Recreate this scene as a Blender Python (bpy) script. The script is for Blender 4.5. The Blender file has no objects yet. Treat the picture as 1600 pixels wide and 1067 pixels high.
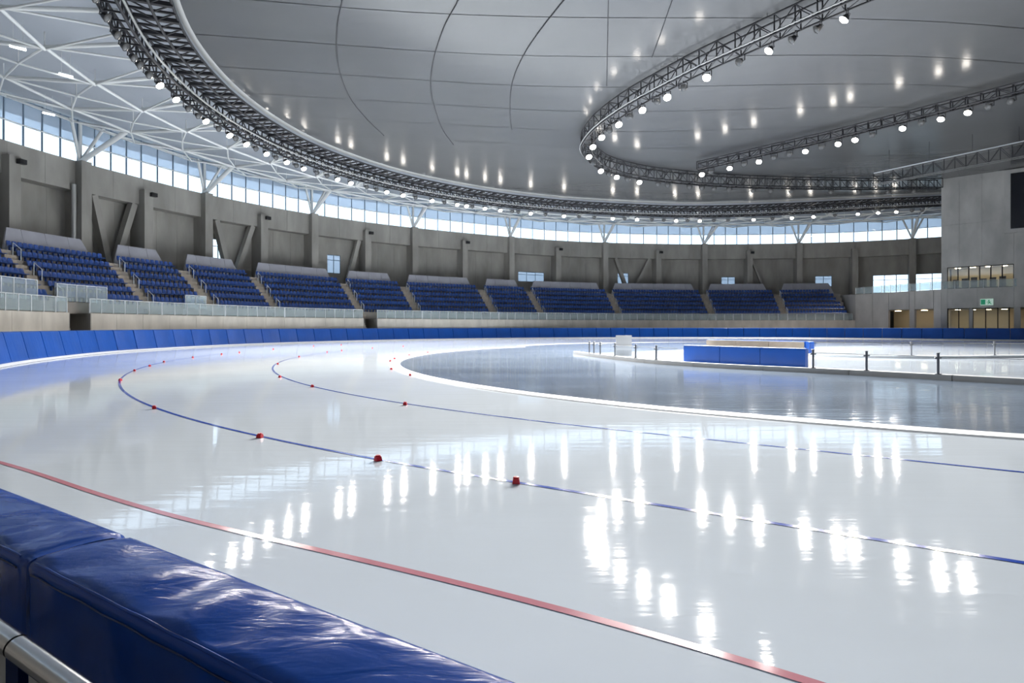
import bpy, math, random
from mathutils import Vector, Matrix
random.seed(7)
R = math.radians
S = bpy.context.scene
COL = S.collection

# ------------------------------------------------------------------ camera
cam_d = bpy.data.cameras.new('camera'); cam = bpy.data.objects.new('camera', cam_d); COL.objects.link(cam)
cam_d.sensor_width = 36.0; cam_d.lens = 20.25; cam_d.shift_y = -0.015
cam_d.clip_start = 0.05; cam_d.clip_end = 800
cam.location = (0, 0, 1.9); cam.rotation_euler = (R(90), 0, 0)
S.camera = cam
S.view_settings.view_transform = 'Standard'; S.view_settings.look = 'None'
S.view_settings.gamma = 1.0; S.view_settings.use_curve_mapping = False
S.view_settings.exposure = 0.18
S.cycles.max_bounces = 6; S.cycles.diffuse_bounces = 3; S.cycles.glossy_bounces = 3; S.cycles.transmission_bounces = 2; S.cycles.transparent_max_bounces = 8; S.cycles.adaptive_threshold = 0.04
LAMP = 34.0           # floodlight lens radiance
BEAM = 11200.0         # floodlight beam power, watts
# ------------------------------------------------------------------ sky (bright overcast)
W_ = bpy.data.worlds.new('overcast_sky'); S.world = W_; W_.use_nodes = True
bg = W_.node_tree.nodes['Background']; bg.inputs[0].default_value = (0.74, 0.87, 1.0, 1); bg.inputs[1].default_value = 2.2

# ------------------------------------------------------------------ materials
MAT = {}
def mat(name, col, rough=0.5, metal=0.0, ior=1.45, spec=0.5, noise=None, bump=None, emit=None, coat=0.0, voro=None):
    """noise=(scale, amount, stretch xyz) colour mottling; bump=(scale, strength, stretch)"""
    m = bpy.data.materials.new(name); m.use_nodes = True; nt = m.node_tree; N = nt.nodes; L = nt.links
    b = N['Principled BSDF']; b.inputs['Base Color'].default_value = (*col, 1)
    b.inputs['Roughness'].default_value = rough; b.inputs['Metallic'].default_value = metal
    b.inputs['IOR'].default_value = ior; b.inputs['Specular IOR Level'].default_value = spec
    b.inputs['Coat Weight'].default_value = coat; b.inputs['Coat Roughness'].default_value = 0.1
    tc = N.new('ShaderNodeTexCoord')
    def tex(scale, st, detail=6, rz=0.0):
        mp = N.new('ShaderNodeMapping'); mp.inputs['Scale'].default_value = st; mp.inputs['Rotation'].default_value = (0, 0, rz)
        geo = N.new('ShaderNodeNewGeometry'); L.new(geo.outputs['Position'], mp.inputs[0])
        n = N.new('ShaderNodeTexNoise'); n.inputs['Scale'].default_value = scale; n.inputs['Detail'].default_value = detail
        L.new(mp.outputs[0], n.inputs['Vector']); return n
    if noise:
        n = tex(noise[0], noise[2]); rp = N.new('ShaderNodeValToRGB')
        a = noise[1]
        rp.color_ramp.elements[0].position = 0.3; rp.color_ramp.elements[1].position = 0.7
        rp.color_ramp.elements[0].color = (*[c * (1 - a) for c in col], 1)
        rp.color_ramp.elements[1].color = (*[min(1, c * (1 + a)) for c in col], 1)
        L.new(n.outputs['Fac'], rp.inputs[0]); L.new(rp.outputs[0], b.inputs['Base Color'])
    if bump:
        n = tex(bump[0], bump[2], bump[3] if len(bump) > 3 else 4, R(bump[5]) if len(bump) > 5 else 0.0); bp = N.new('ShaderNodeBump')
        bp.inputs['Strength'].default_value = bump[1]; bp.inputs['Distance'].default_value = bump[4] if len(bump) > 4 else 0.02
        L.new(n.outputs['Fac'], bp.inputs['Height']); L.new(bp.outputs[0], b.inputs['Normal'])
    if emit:
        b.inputs['Emission Color'].default_value = (*emit[0], 1); b.inputs['Emission Strength'].default_value = emit[1]
    MAT[name] = m; return m
def glassmat(name, tint, refl=0.12, rough=0.05, cloud=0.0, cloudcol=(0.6, 0.65, 0.7)):
    m = bpy.data.materials.new(name); m.use_nodes = True; nt = m.node_tree; N = nt.nodes; L = nt.links
    N.clear(); out = N.new('ShaderNodeOutputMaterial')
    t = N.new('ShaderNodeBsdfTransparent'); t.inputs[0].default_value = (*tint, 1)
    g = N.new('ShaderNodeBsdfGlossy'); g.inputs['Roughness'].default_value = rough
    mx = N.new('ShaderNodeMixShader'); mx.inputs[0].default_value = refl
    L.new(t.outputs[0], mx.inputs[1]); L.new(g.outputs[0], mx.inputs[2]); last = mx
    if cloud:
        d = N.new('ShaderNodeBsdfDiffuse'); d.inputs[0].default_value = (*cloudcol, 1)
        m2 = N.new('ShaderNodeMixShader'); m2.inputs[0].default_value = cloud
        L.new(mx.outputs[0], m2.inputs[1]); L.new(d.outputs[0], m2.inputs[2]); last = m2
    L.new(last.outputs[0], out.inputs[0]); MAT[name] = m; return m

mat("ice", (0.755, 0.825, 0.895), 0.04, ior=1.31, noise=(0.35, 0.035, (1, 1, 1)), bump=(1.8, 0.12, (0.22, 2.4, 1), 5, 0.02, 28))
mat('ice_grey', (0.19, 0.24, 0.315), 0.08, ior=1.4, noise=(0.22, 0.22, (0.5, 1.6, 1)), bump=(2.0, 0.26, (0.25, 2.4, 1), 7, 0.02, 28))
mat('ice_inner', (0.62, 0.66, 0.72), 0.06, ior=1.31, noise=(0.2, 0.08, (0.5, 1.6, 1)), bump=(1.3, 0.05, (1, 1, 1), 8, 0.02))
mat('snow_white', (0.88, 0.90, 0.92), 0.35, ior=1.31)
mat('line_blue', (0.03, 0.09, 0.50), 0.10, ior=1.31)
mat('line_red', (0.66, 0.27, 0.32), 0.12, ior=1.31)
mat('block_red', (0.62, 0.015, 0.03), 0.35)
mat('concrete', (0.305, 0.29, 0.265), 0.75, noise=(0.55, 0.20, (1, 1, 0.35)), bump=(3.0, 0.15, (1, 1, 1)))
mat('concrete_block', (0.47, 0.46, 0.44), 0.75, noise=(0.5, 0.18, (1, 1, 0.5)), bump=(3.0, 0.15, (1, 1, 1)))
mat('concrete_warm', (0.64, 0.60, 0.53), 0.75, noise=(0.9, 0.14, (1, 1, 0.4)), bump=(3.0, 0.15, (1, 1, 1)))
mat('concrete_terrace', (0.30, 0.275, 0.25), 0.8, noise=(0.8, 0.15, (1, 1, 1)))
mat('concrete_step', (0.36, 0.31, 0.26), 0.8, noise=(1.2, 0.15, (1, 1, 1)))
mat('vinyl_blue', (0.004, 0.075, 0.38), 0.33, noise=(0.8, 0.10, (1, 1, 1)), bump=(2.2, 0.25, (1.6, 1.6, 0.5), 3, 0.05))
mat('vinyl_navy', (0.010, 0.062, 0.33), 0.17, ior=1.45, spec=0.2)
mat('vinyl_seam', (0.004, 0.02, 0.10), 0.4)
mat('seat_blue', (0.016, 0.062, 0.265), 0.32, noise=(0.6, 0.18, (1, 1, 1)))
mat('steel_white', (0.72, 0.75, 0.78), 0.4)
mat('steel_roof', (0.74, 0.75, 0.74), 0.45)
mat('steel_dark', (0.028, 0.028, 0.032), 0.5)
mat('steel_mid', (0.22, 0.22, 0.22), 0.4, metal=0.3)
mat('steel_pale', (0.42, 0.42, 0.41), 0.35, metal=0.3)
mat('steel_brushed', (0.60, 0.60, 0.60), 0.22, metal=1.0)
mat('steel_post', (0.18, 0.19, 0.21), 0.35, metal=0.5)
mat('board_pale', (0.50, 0.50, 0.49), 0.5)
mat('kerb', (0.46, 0.46, 0.45), 0.6)
mat('board_grey', (0.30, 0.31, 0.32), 0.5)
mat('window_frame', (0.13, 0.18, 0.24), 0.4)
mat('roof_white', (0.46, 0.49, 0.54), 0.55, noise=(0.2, 0.04, (1, 1, 1)))
mat('eave', (0.62, 0.68, 0.76), 0.6)
mat('ceiling_metal', (0.115, 0.117, 0.12), 0.20, metal=0.0, ior=1.42, noise=(0.12, 0.06, (1, 1, 1)), bump=(0.6, 0.12, (0.12, 3.2, 1), 4, 0.05, -9))
mat('seam_dark', (0.05, 0.05, 0.055), 0.6)
mat('parapet', (0.33, 0.33, 0.37), 0.35, noise=(0.7, 0.08, (1, 1, 1)))
mat('screen_black', (0.006, 0.009, 0.016), 0.25)
mat('sign_white', (0.75, 0.85, 0.78), 0.4, emit=((0.6, 0.95, 0.75), 0.25))
mat('sign_green', (0.02, 0.30, 0.16), 0.4, emit=((0.02, 0.5, 0.25), 0.15))
mat('wood_beige', (0.20, 0.17, 0.135), 0.6, noise=(2.0, 0.12, (1, 1, 4)))
mat('wall_room', (0.62, 0.55, 0.40), 0.7)
mat('black_plastic', (0.012, 0.012, 0.014), 0.4)
mat('lens_lit', (1, 1, 1), 0.3, emit=((1.0, 0.93, 0.83), LAMP))
mat('lens_dim', (0.04, 0.045, 0.05), 0.15, emit=((1.0, 0.97, 0.92), 0.04))
mat('tube_lit', (1, 1, 1), 0.3, emit=((0.95, 0.98, 1.0), 6.0))
mat('room_lamp', (1, 1, 1), 0.3, emit=((1.0, 0.80, 0.52), 16.0))
mat('ground', (0.35, 0.36, 0.34), 0.9, noise=(0.3, 0.2, (1, 1, 1)))
glassmat('glass_window', (0.93, 0.97, 1.0), 0.08, 0.02)
glassmat('glass_upper', (0.78, 0.86, 0.94), 0.12, 0.05, 0.45, (0.58, 0.65, 0.74))
glassmat('glass_rail', (0.88, 0.95, 0.95), 0.10, 0.04, 0.26, (0.72, 0.80, 0.84))
glassmat('glass_fence', (0.95, 0.97, 0.98), 0.08, 0.04, 0.10, (0.7, 0.74, 0.78))

# near vinyl: wrinkles across the cushion
def wrinkles():
    m = MAT['vinyl_navy']; nt = m.node_tree; N = nt.nodes; L = nt.links; b = N['Principled BSDF']
    geo = N.new('ShaderNodeNewGeometry')
    def nz(scale, st, det, rotz):
        mp = N.new('ShaderNodeMapping'); mp.inputs['Scale'].default_value = st; mp.inputs['Rotation'].default_value = (0, 0, rotz)
        L.new(geo.outputs['Position'], mp.inputs[0]); n = N.new('ShaderNodeTexNoise')
        n.inputs['Scale'].default_value = scale; n.inputs['Detail'].default_value = det; n.inputs['Distortion'].default_value = 0.6
        L.new(mp.outputs[0], n.inputs['Vector']); return n
    a = nz(5.0, (1.0, 2.6, 1.0), 3, R(20)); c = nz(22.0, (1.0, 1.8, 1.0), 2, R(-30))
    ad = N.new('ShaderNodeMath'); ad.operation = 'MULTIPLY_ADD'; ad.inputs[1].default_value = 0.10
    L.new(c.outputs['Fac'], ad.inputs[0]); L.new(a.outputs['Fac'], ad.inputs[2])
    bp = N.new('ShaderNodeBump'); bp.inputs['Strength'].default_value = 0.30; bp.inputs['Distance'].default_value = 0.014
    L.new(ad.outputs[0], bp.inputs['Height']); L.new(bp.outputs[0], b.inputs['Normal'])
wrinkles()

# ------------------------------------------------------------------ helpers
ONES = ['', 'first', 'second', 'third', 'fourth', 'fifth', 'sixth', 'seventh', 'eighth', 'ninth', 'tenth', 'eleventh', 'twelfth', 'thirteenth',
        'fourteenth', 'fifteenth', 'sixteenth', 'seventeenth', 'eighteenth', 'nineteenth']
TENS = ['', '', 'twenty', 'thirty', 'forty', 'fifty', 'sixty', 'seventy', 'eighty', 'ninety']
TENTH = ['', '', 'twentieth', 'thirtieth', 'fortieth', 'fiftieth', 'sixtieth', 'seventieth', 'eightieth', 'ninetieth']
def nth(n):
    if n < 20: return ONES[n]
    if n < 100: return TENTH[n // 10] if n % 10 == 0 else TENS[n // 10] + '-' + ONES[n % 10]
    return 'hundredth' if n == 100 else 'hundred-and-' + nth(n - 100)

class MB:
    def __init__(s): s.v = []; s.f = []
    def quad(s, *p):
        i = len(s.v); s.v += [tuple(q) for q in p]; s.f.append(tuple(range(i, i + len(p)))); return s
    def hexa(s, b, t):
        i = len(s.v); s.v += [tuple(q) for q in b] + [tuple(q) for q in t]
        s.f += [(i, i+3, i+2, i+1), (i+4, i+5, i+6, i+7)] + [(i+k, i+(k+1) % 4, i+4+(k+1) % 4, i+4+k) for k in range(4)]; return s
    def box(s, x0, x1, y0, y1, z0, z1):
        return s.hexa([(x0, y0, z0), (x1, y0, z0), (x1, y1, z0), (x0, y1, z0)], [(x0, y0, z1), (x1, y0, z1), (x1, y1, z1), (x0, y1, z1)])
    def beam(s, p, q, w, h):
        p = Vector(p); q = Vector(q); d = (q - p).normalized(); up = Vector((0, 0, 1))
        if abs(d.z) > 0.98: up = Vector((1, 0, 0))
        a = d.cross(up).normalized() * (w / 2); c = a.cross(d).normalized() * (h / 2)
        return s.hexa([p-a-c, p+a-c, p+a+c, p-a+c], [q-a-c, q+a-c, q+a+c, q-a+c])
    def tube(s, p, q, r, n=8, r2=None):
        p = Vector(p); q = Vector(q); d = (q - p).normalized(); up = Vector((0, 0, 1))
        if abs(d.z) > 0.98: up = Vector((1, 0, 0))
        a = d.cross(up).normalized(); c = a.cross(d); i = len(s.v); r2 = r if r2 is None else r2
        for o, rr in ((p, r), (q, r2)):
            for k in range(n):
                t = 2 * math.pi * k / n; s.v.append(tuple(o + (a * math.cos(t) + c * math.sin(t)) * rr))
        s.f += [(i+k, i+(k+1) % n, i+n+(k+1) % n, i+n+k) for k in range(n)]
        s.f += [tuple(i+k for k in reversed(range(n))), tuple(i+n+k for k in range(n))]; return s
    def sweep(s, pts, r, n=8, closed=False):
        P = [Vector(p) for p in pts]; i = len(s.v); m = len(P)
        for j, p in enumerate(P):
            d = (P[min(j+1, m-1)] - P[max(j-1, 0)]).normalized(); up = Vector((0, 0, 1))
            if abs(d.z) > 0.95: up = Vector((1, 0, 0))
            a = d.cross(up).normalized(); c = a.cross(d)
            for k in range(n):
                t = 2 * math.pi * k / n; s.v.append(tuple(p + (a * math.cos(t) + c * math.sin(t)) * r))
        for j in range(m - 1):
            s.f += [(i+j*n+k, i+j*n+(k+1) % n, i+(j+1)*n+(k+1) % n, i+(j+1)*n+k) for k in range(n)]
        return s
    def grid(s, rows):
        i = len(s.v); n = len(rows[0])
        for r in rows: s.v += [tuple(p) for p in r]
        for a in range(len(rows) - 1):
            s.f += [(i+a*n+k, i+a*n+k+1, i+(a+1)*n+k+1, i+(a+1)*n+k) for k in range(n - 1)]
        return s
    def lathe(s, prof, n=12, at=(0, 0, 0)):
        i = len(s.v)
        for r, z in prof:
            for k in range(n):
                t = 2 * math.pi * k / n; s.v.append((at[0] + r * math.cos(t), at[1] + r * math.sin(t), at[2] + z))
        for j in range(len(prof) - 1):
            s.f += [(i+j*n+k, i+j*n+(k+1) % n, i+(j+1)*n+(k+1) % n, i+(j+1)*n+k) for k in range(n)]
        return s
    def mesh(s, name, m, smooth=False):
        me = bpy.data.meshes.new(name); me.from_pydata(s.v, [], s.f); me.materials.append(MAT[m]); me.update()
        if smooth:
            for p in me.polygons: p.use_smooth = True
        return me
    def build(s, name, m, parent=None, smooth=False, **k):
        return link(name, s.mesh(name, m, smooth), parent, **k)
def link(name, me, parent=None, M=None, **k):
    o = bpy.data.objects.new(name, me); COL.objects.link(o)
    if parent is not None:
        o.parent = parent; o.matrix_parent_inverse = Matrix.Translation(parent.location).inverted()
    if M is not None: o.matrix_basis = M
    return tag(o, **k)
def tag(o, label=None, cat=None, group=None, kind=None):
    if label: o['label'] = label
    if cat: o['category'] = cat
    if group: o['group'] = group
    if kind: o['kind'] = kind
    return o
def empty(name, loc, **k):
    o = bpy.data.objects.new(name, None); o.empty_display_size = 0.2; COL.objects.link(o); o.location = Vector(loc); return tag(o, **k)
UNIT = {}
def beam_obj(name, p, q, w, h, m, parent, **k):
    """shared unit box stretched from p to q"""
    if m not in UNIT:
        UNIT[m] = MB().box(-.5, .5, -.5, .5, -.5, .5).mesh('bar', m)
    p = Vector(p); q = Vector(q); d = q - p; L = d.length; d.normalize(); up = Vector((0, 0, 1))
    if abs(d.z) > 0.98: up = Vector((0, 1, 0))
    a = d.cross(up).normalized(); c = a.cross(d).normalized(); o = (p + q) / 2
    M = Matrix(((d.x*L, a.x*w, c.x*h, o.x), (d.y*L, a.y*w, c.y*h, o.y), (d.z*L, a.z*w, c.z*h, o.z), (0, 0, 0, 1)))
    return link(name, UNIT[m], parent, M, **k)
TUBE = {}
def tube_obj(name, p, q, r, m, parent, **k):
    if m not in TUBE:
        TUBE[m] = MB().tube((-.5, 0, 0), (.5, 0, 0), 1.0, 10).mesh('pipe', m, True)
    p = Vector(p); q = Vector(q); d = q - p; L = d.length; d.normalize(); up = Vector((0, 0, 1))
    if abs(d.z) > 0.98: up = Vector((0, 1, 0))
    a = d.cross(up).normalized(); c = a.cross(d).normalized(); o = (p + q) / 2
    M = Matrix(((d.x*L, a.x*r, c.x*r, o.x), (d.y*L, a.y*r, c.y*r, o.y), (d.z*L, a.z*r, c.z*r, o.z), (0, 0, 0, 1)))
    return link(name, TUBE[m], parent, M, **k)

class Path:
    def __init__(s, pts, closed=False, step=0.5, smooth=60):
        P = [Vector((p[0], p[1])) for p in pts]; n = len(P); D = []
        g = (lambda i: P[i % n]) if closed else (lambda i: P[max(0, min(n-1, i))])
        for i in range(n if closed else n - 1):
            a, b, c, d = g(i-1), g(i), g(i+1), g(i+2)
            for k in range(24):
                t = k / 24; D.append(0.5 * ((2*b) + (c-a)*t + (2*a-5*b+4*c-d)*t*t + (3*b-a-3*c+d)*t**3))
        D.append(P[0].copy() if closed else P[-1].copy())
        D = s._res(D, step)
        for _ in range(smooth):
            m = len(D)
            if closed:
                D = D[:-1]; m -= 1; D = [(D[i-1] + D[i]*2 + D[(i+1) % m]) / 4 for i in range(m)]; D.append(D[0].copy())
            else: D = [D[0]] + [(D[i-1] + D[i]*2 + D[i+1]) / 4 for i in range(1, m-1)] + [D[-1]]
        s.D = s._res(D, step); s.closed = closed
        s.c = [0.0]
        for a, b in zip(s.D, s.D[1:]): s.c.append(s.c[-1] + (b-a).length)
        s.L = s.c[-1]
    def _res(s, D, step):
        out = [D[0]]; acc = 0
        tot = sum((b-a).length for a, b in zip(D, D[1:])); n = max(2, round(tot/step)); st = tot / n; need = st
        for a, b in zip(D, D[1:]):
            l = (b-a).length; pos = 0
            while l - pos >= need - 1e-9 and l > 0:
                pos += need; out.append(a.lerp(b, pos / l)); need = st
            need -= (l - pos)
        if (out[-1] - D[-1]).length > st * 0.3: out.append(D[-1])
        else: out[-1] = D[-1]
        return out
    def _i(s, t):
        t = t % s.L if s.closed else max(0, min(s.L, t)); lo = 0; hi = len(s.c) - 1
        while hi - lo > 1:
            m = (lo + hi) // 2
            if s.c[m] <= t: lo = m
            else: hi = m
        return lo, (t - s.c[lo]) / max(1e-9, s.c[hi] - s.c[lo])
    def at(s, t):
        i, f = s._i(t); return s.D[i].lerp(s.D[i+1], f)
    def tan(s, t):
        return (s.at(t + 0.6) - s.at(t - 0.6)).normalized()
    def nrm(s, t):
        d = s.tan(t); return Vector((d.y, -d.x))
    def off(s, t, d, z=None):
        p = s.at(t) + s.nrm(t) * d
        return p if z is None else Vector((p.x, p.y, z))
    def near(s, p):
        p = Vector(p[:2]); i = min(range(len(s.D)), key=lambda i: (s.D[i] - p).length_squared); return s.c[i]
    def rng(s, a, b, step):
        n = max(1, round((b - a) / step)); return [a + (b - a) * i / n for i in range(n + 1)]
def ribbon(path, a, b, d0, d1, z, step=0.6):
    m = MB(); m.grid([[path.off(t, d0, z) for t in path.rng(a, b, step)], [path.off(t, d1, z) for t in path.rng(a, b, step)]]); return m
def px(p):
    return (800 + 900 * p[0] / p[1], 509.5 + 900 * (1.9 - p[2]) / p[1])

# ------------------------------------------------------------------ plan curves (metres, ice at z = 0)
WALL = Path([(-42.7, 47.5), (-41.2, 54.5), (-39, 61), (-36.3, 68), (-32.3, 74.6), (-27.8, 80.5), (-21.9, 86.5), (-15.4, 91.6), (-8.2, 96.3), (-0.4, 100.8),
             (8, 105), (17.1, 107.7), (27.6, 109.4), (36.4, 110), (45.3, 109.7), (54, 108.6), (63.2, 106.6), (71.4, 103), (77, 99.5), (92, 92), (108, 81), (130, 60), (150, 25),
             (155, -20), (140, -60), (100, -78), (65, -62), (30, -40), (0, -20), (-15, -8), (-28, 5), (-36, 17), (-41, 30), (-42.9, 40)], True, smooth=40)
RING = Path([(-21.4, 29.7), (-22.9, 33.3), (-23.9, 36.6), (-24.5, 39.8), (-24.9, 43.2), (-25.0, 47.2), (-24.5, 52.3), (-23.2, 58), (-20.6, 64), (-15.7, 71.5), (-8.5, 78.2),
             (-1.7, 82.8), (7.8, 87.1), (19.7, 89.9), (30.2, 91.6), (39.6, 93.4), (51, 95.6), (62, 96.6), (71, 95.2), (85, 89), (105, 72), (118, 45), (116, 8), (95, -32), (57, -31),
             (31, -14.6), (14.4, -4.2), (-3.4, 7.2), (-13.5, 15.8), (-18.6, 22.8)], True, smooth=40)
INNER = Path([(24, 31.6), (20.2, 35), (16.9, 38.3), (13.7, 41.4), (11.5, 44.2), (10, 46.2), (8.6, 48.9), (7.7, 51.4), (7.25, 54.2), (7.3, 57), (9.3, 62), (11.5, 64.6), (14.9, 67.3),
              (20.3, 70.2), (26.9, 73.3), (34, 76.2), (44.5, 79.9), (53.3, 82.3), (61.6, 82.9)], False, smooth=8)
BARTRUSS = Path([(21.1, 65.6), (26.7, 62.5), (30.9, 60.4), (33.6, 58.8), (37.4, 55.8), (39.7, 53.5), (41, 52), (43.5, 48.6), (48, 42)], False, smooth=8)
PADS = Path([(-3.3, 3.55), (-10.5, 8.9), (-18, 17), (-24.1, 27.1), (-27.2, 35), (-29, 44), (-27.4, 58), (-22, 69), (-13, 79.5), (0, 88), (15, 92.5), (31, 93.8), (44, 91.2), (53.5, 86.6),
             (60.3, 81.6), (68, 75), (80, 63.5), (92, 52)], False, smooth=30)
def ceil(x, y):
    u = (x - 20) * .85 - (y - 45) * .52; s = max(0, min(1, (u + 20) / 35)); return 20.7 + 2.6 * s * s * (3 - 2 * s)
def ceil3(p, dz): return Vector((p.x, p.y, ceil(p.x, p.y) + dz))

# ------------------------------------------------------------------ ground and ice
g = MB(); g.box(-150, 260, -180, 210, -0.8, -0.5); g.build('ground', 'ground', kind='structure', label='bare ground under and around the arena', cat='ground')
m = MB(); T = PADS.rng(0, PADS.L, 1.0)
out = [PADS.off(t, -0.2, 0) for t in T] + [Vector((120, 20, 0)), Vector((110, -40, 0)), Vector((60, -45, 0)), Vector((20, -11.5, 0))]
ice = MB(); ice.quad(*out); ice.quad(*[p + Vector((0, 0, -0.4)) for p in reversed(out)])
ice.build('floor', 'ice', kind='structure', label='white glossy ice of the speed skating oval', cat='ice')
apron = MB(); apron.grid([[PADS.off(t, -0.2, -0.02) for t in T], [PADS.off(t, -16, -0.02) for t in T]])
apron.build('floor', 'concrete_terrace', kind='structure', label='grey walkway behind the far blue pads', cat='walkway')
nb = MB(); nb.quad((-9, 5, -0.06), (-30, -16, -0.06), (60, -45, -0.06), (20, -11.5, -0.06), (-3.3, 3.3, -0.06))
nb.build('floor', 'concrete_terrace', kind='structure', label='grey concrete floor below the near handrail', cat='floor')

def arcpath(c, r, th, a_far, lead, tail):
    """near straight, turn, far straight"""
    d = Vector((math.cos(th), math.sin(th))); n0 = Vector((-d.y, d.x)); c = Vector(c)
    a0 = math.atan2(-n0.y, -n0.x); a1 = a_far
    pts = [c - n0 * r + d * k for k in (lead, lead * .75, lead * .5, lead * .25)]
    if a0 < 0: a0 += 2 * math.pi
    for i in range(41):
        a = a0 + (a1 - a0) * i / 40; pts.append(c + Vector((math.cos(a), math.sin(a))) * r)
    e = Vector((math.sin(a1), -math.cos(a1)))
    pts += [pts[-1] + e * k for k in (tail * .3, tail * .6, tail)]
    return Path(pts, False, smooth=2)
B2 = arcpath((19.88, 41.55), 39.83, -0.53, R(84), 45, 40)
B1 = arcpath((20.47, 38.8), 33.80, -0.574, R(84), 45, 40)
for o, pth, lb in ((0.035, B2, 'thin blue lane line nearer the camera, curving round the turn'), (0.035, B1, 'thin blue lane line nearer the grey infield, round the turn')):
    ribbon(pth, 0, pth.L, -o, o, 0.004).build('lane_line', 'line_blue', label=lb, cat='lane line')
def gp(x, y): t = 1710 / (y - 509.5); return ((x - 800) / 900 * t, t)
REDL = Path([gp(-220, 666), gp(0, 722.4), gp(150, 771), gp(290, 811.5), gp(550, 871.5), gp(750, 919.4), gp(1000, 985.6), gp(1149, 1028.5), gp(1272, 1066), gp(1500, 1142)], False, 0.25, 6)
ribbon(REDL, 0, REDL.L, -.036, .036, 0.004, .3).build('lane_line', 'line_red', label='faded red line painted beside the near navy pads', cat='lane line')
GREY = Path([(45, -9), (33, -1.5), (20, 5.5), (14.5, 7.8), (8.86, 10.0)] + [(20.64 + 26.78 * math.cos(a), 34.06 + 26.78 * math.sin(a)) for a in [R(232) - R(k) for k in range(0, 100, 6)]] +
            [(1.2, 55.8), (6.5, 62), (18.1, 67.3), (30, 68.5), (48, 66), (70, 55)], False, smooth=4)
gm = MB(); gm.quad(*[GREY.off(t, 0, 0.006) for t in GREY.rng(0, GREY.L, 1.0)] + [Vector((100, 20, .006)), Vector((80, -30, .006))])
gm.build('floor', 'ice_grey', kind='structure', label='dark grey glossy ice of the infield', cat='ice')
sn = MB(); T = GREY.rng(0, GREY.L, .6)
sn.grid([[GREY.off(t, o, z) for t in T] for o, z in ((0.0, .0), (0.0, .03), (-.5, .03), (-.56, .0))])
sn.build('trim_1', 'snow_white', kind='structure', label='white band edging the grey infield', cat='edge band')
wk = MB(); T = PADS.rng(14, PADS.L, .8)
wk.grid([[PADS.off(t, o, z) for t in T] for o, z in ((-.1, .12), (.12, .12), (.30, .01))])
wk.build('trim_2', 'snow_white', kind='structure', label='white kick strip along the foot of the far blue pads', cat='edge band')

# red lane blocks
bm_ = MB(); bm_.hexa([(-.045, -.045, 0), (.045, -.045, 0), (.045, .045, 0), (-.045, .045, 0)], [(-.036, -.036, .06), (.036, -.036, .06), (.036, .036, .06), (-.036, .036, .06)])
bm_.lathe([(.04, .06), (.034, .078), (.0, .083)], 10)
BLK = bm_.mesh('lane_block', 'block_red')
def blocks(lst, where, frm):
    for i, p in enumerate(lst):
        o = link('lane_block', BLK, None, Matrix.Translation((p[0], p[1], 0.005)) @ Matrix.Rotation(i * .7, 4, 'Z'))
        tag(o, f'small red rubber lane block on {where}, {nth(i + 1)} {frm}', 'lane block', 'red lane blocks')
blocks([(0.05, 6.95), (-1.89, 8.12), (-4.29, 9.8), (-8.2, 13.2), (-13.6, 20.0), (-15.9, 24.26), (-17.07, 27.14), (-18.29, 30.27), (-19.15, 34.55), (-19.38, 38.43), (-19.5, 41.2),
        (-19.42, 46.85), (-18.7, 54.29), (-17.2, 58)], 'the near blue line', 'along it from the camera')
blocks([(-2.57, 13.85), (-6.21, 17.91), (-8.56, 21.24), (-11.59, 28.5), (-13.03, 35.26), (-13.39, 41.71), (-13.13, 44.42), (-12, 49.5), (-10.2, 54)], 'the far blue line', 'along it from the camera')
blocks([(-3.9, 22.06), (-5.27, 25.15), (-6.51, 30.81), (-6.77, 33.2), (-6.6, 37), (-6.0, 41)], 'the white band', 'along it from the camera')

# ------------------------------------------------------------------ far blue pads
def pad_mesh(L, H, th, lean, name, m):
    b = MB(); r = .07; prof = [(-.02, .10), (.05, .05), (.06, .16), (.03, .22), (-lean + .02, H - r), (-lean - .03, H - .015), (-lean - r, H), (-lean - th, H), (-lean - th, .10)]
    xs = [(-L/2, .09), (-L/2 + .035, .0), (0, -.02), (L/2 - .035, .0), (L/2, .09)]
    b.grid([[(x, y - ins, z) for y, z in prof] for x, ins in xs])
    n = len(prof)
    b.f.append(tuple(range(n))); k = len(b.v) - n; b.f.append(tuple(reversed(range(k, k + n))))
    return b.mesh(name, m)
PADL = 2.4
PADM = pad_mesh(PADL - .012, 1.62, .45, .30, 'crash_pad', 'vinyl_blue')
def place(me, name, path, t, d, z, parent=None):
    tn = path.tan(t); n = path.nrm(t); p = path.off(t, d)
    M = Matrix(((tn.x, n.x, 0, p.x), (tn.y, n.y, 0, p.y), (0, 0, 1, z), (0, 0, 0, 1)))
    return link(name, me, parent, M)
t = 20.0; i = 0; cnt = 0; outn = {}
while t < PADS.L - 1.2:
    q = PADS.at(t); vis = q.y > 1 and -20 < px((q.x, q.y, .8))[0] < 1640
    if q.y > 1 and -260 < px((q.x, q.y, .8))[0] < 1900:
        o = place(PADM, 'crash_pad', PADS, t, 0, 0)
        if vis: cnt += 1; lb = f'blue crash pad lining the far boards, {nth(cnt)} from the left'
        else:
            side = 'left' if px((q.x, q.y, .8))[0] < 0 else 'right'; outn[side] = outn.get(side, 0) + 1
            lb = f'blue crash pad on the boards beyond the {side} picture edge, {nth(outn[side])} along'
        tag(o, lb, 'crash pad', 'blue crash pads round the oval')
    t += PADL

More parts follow.
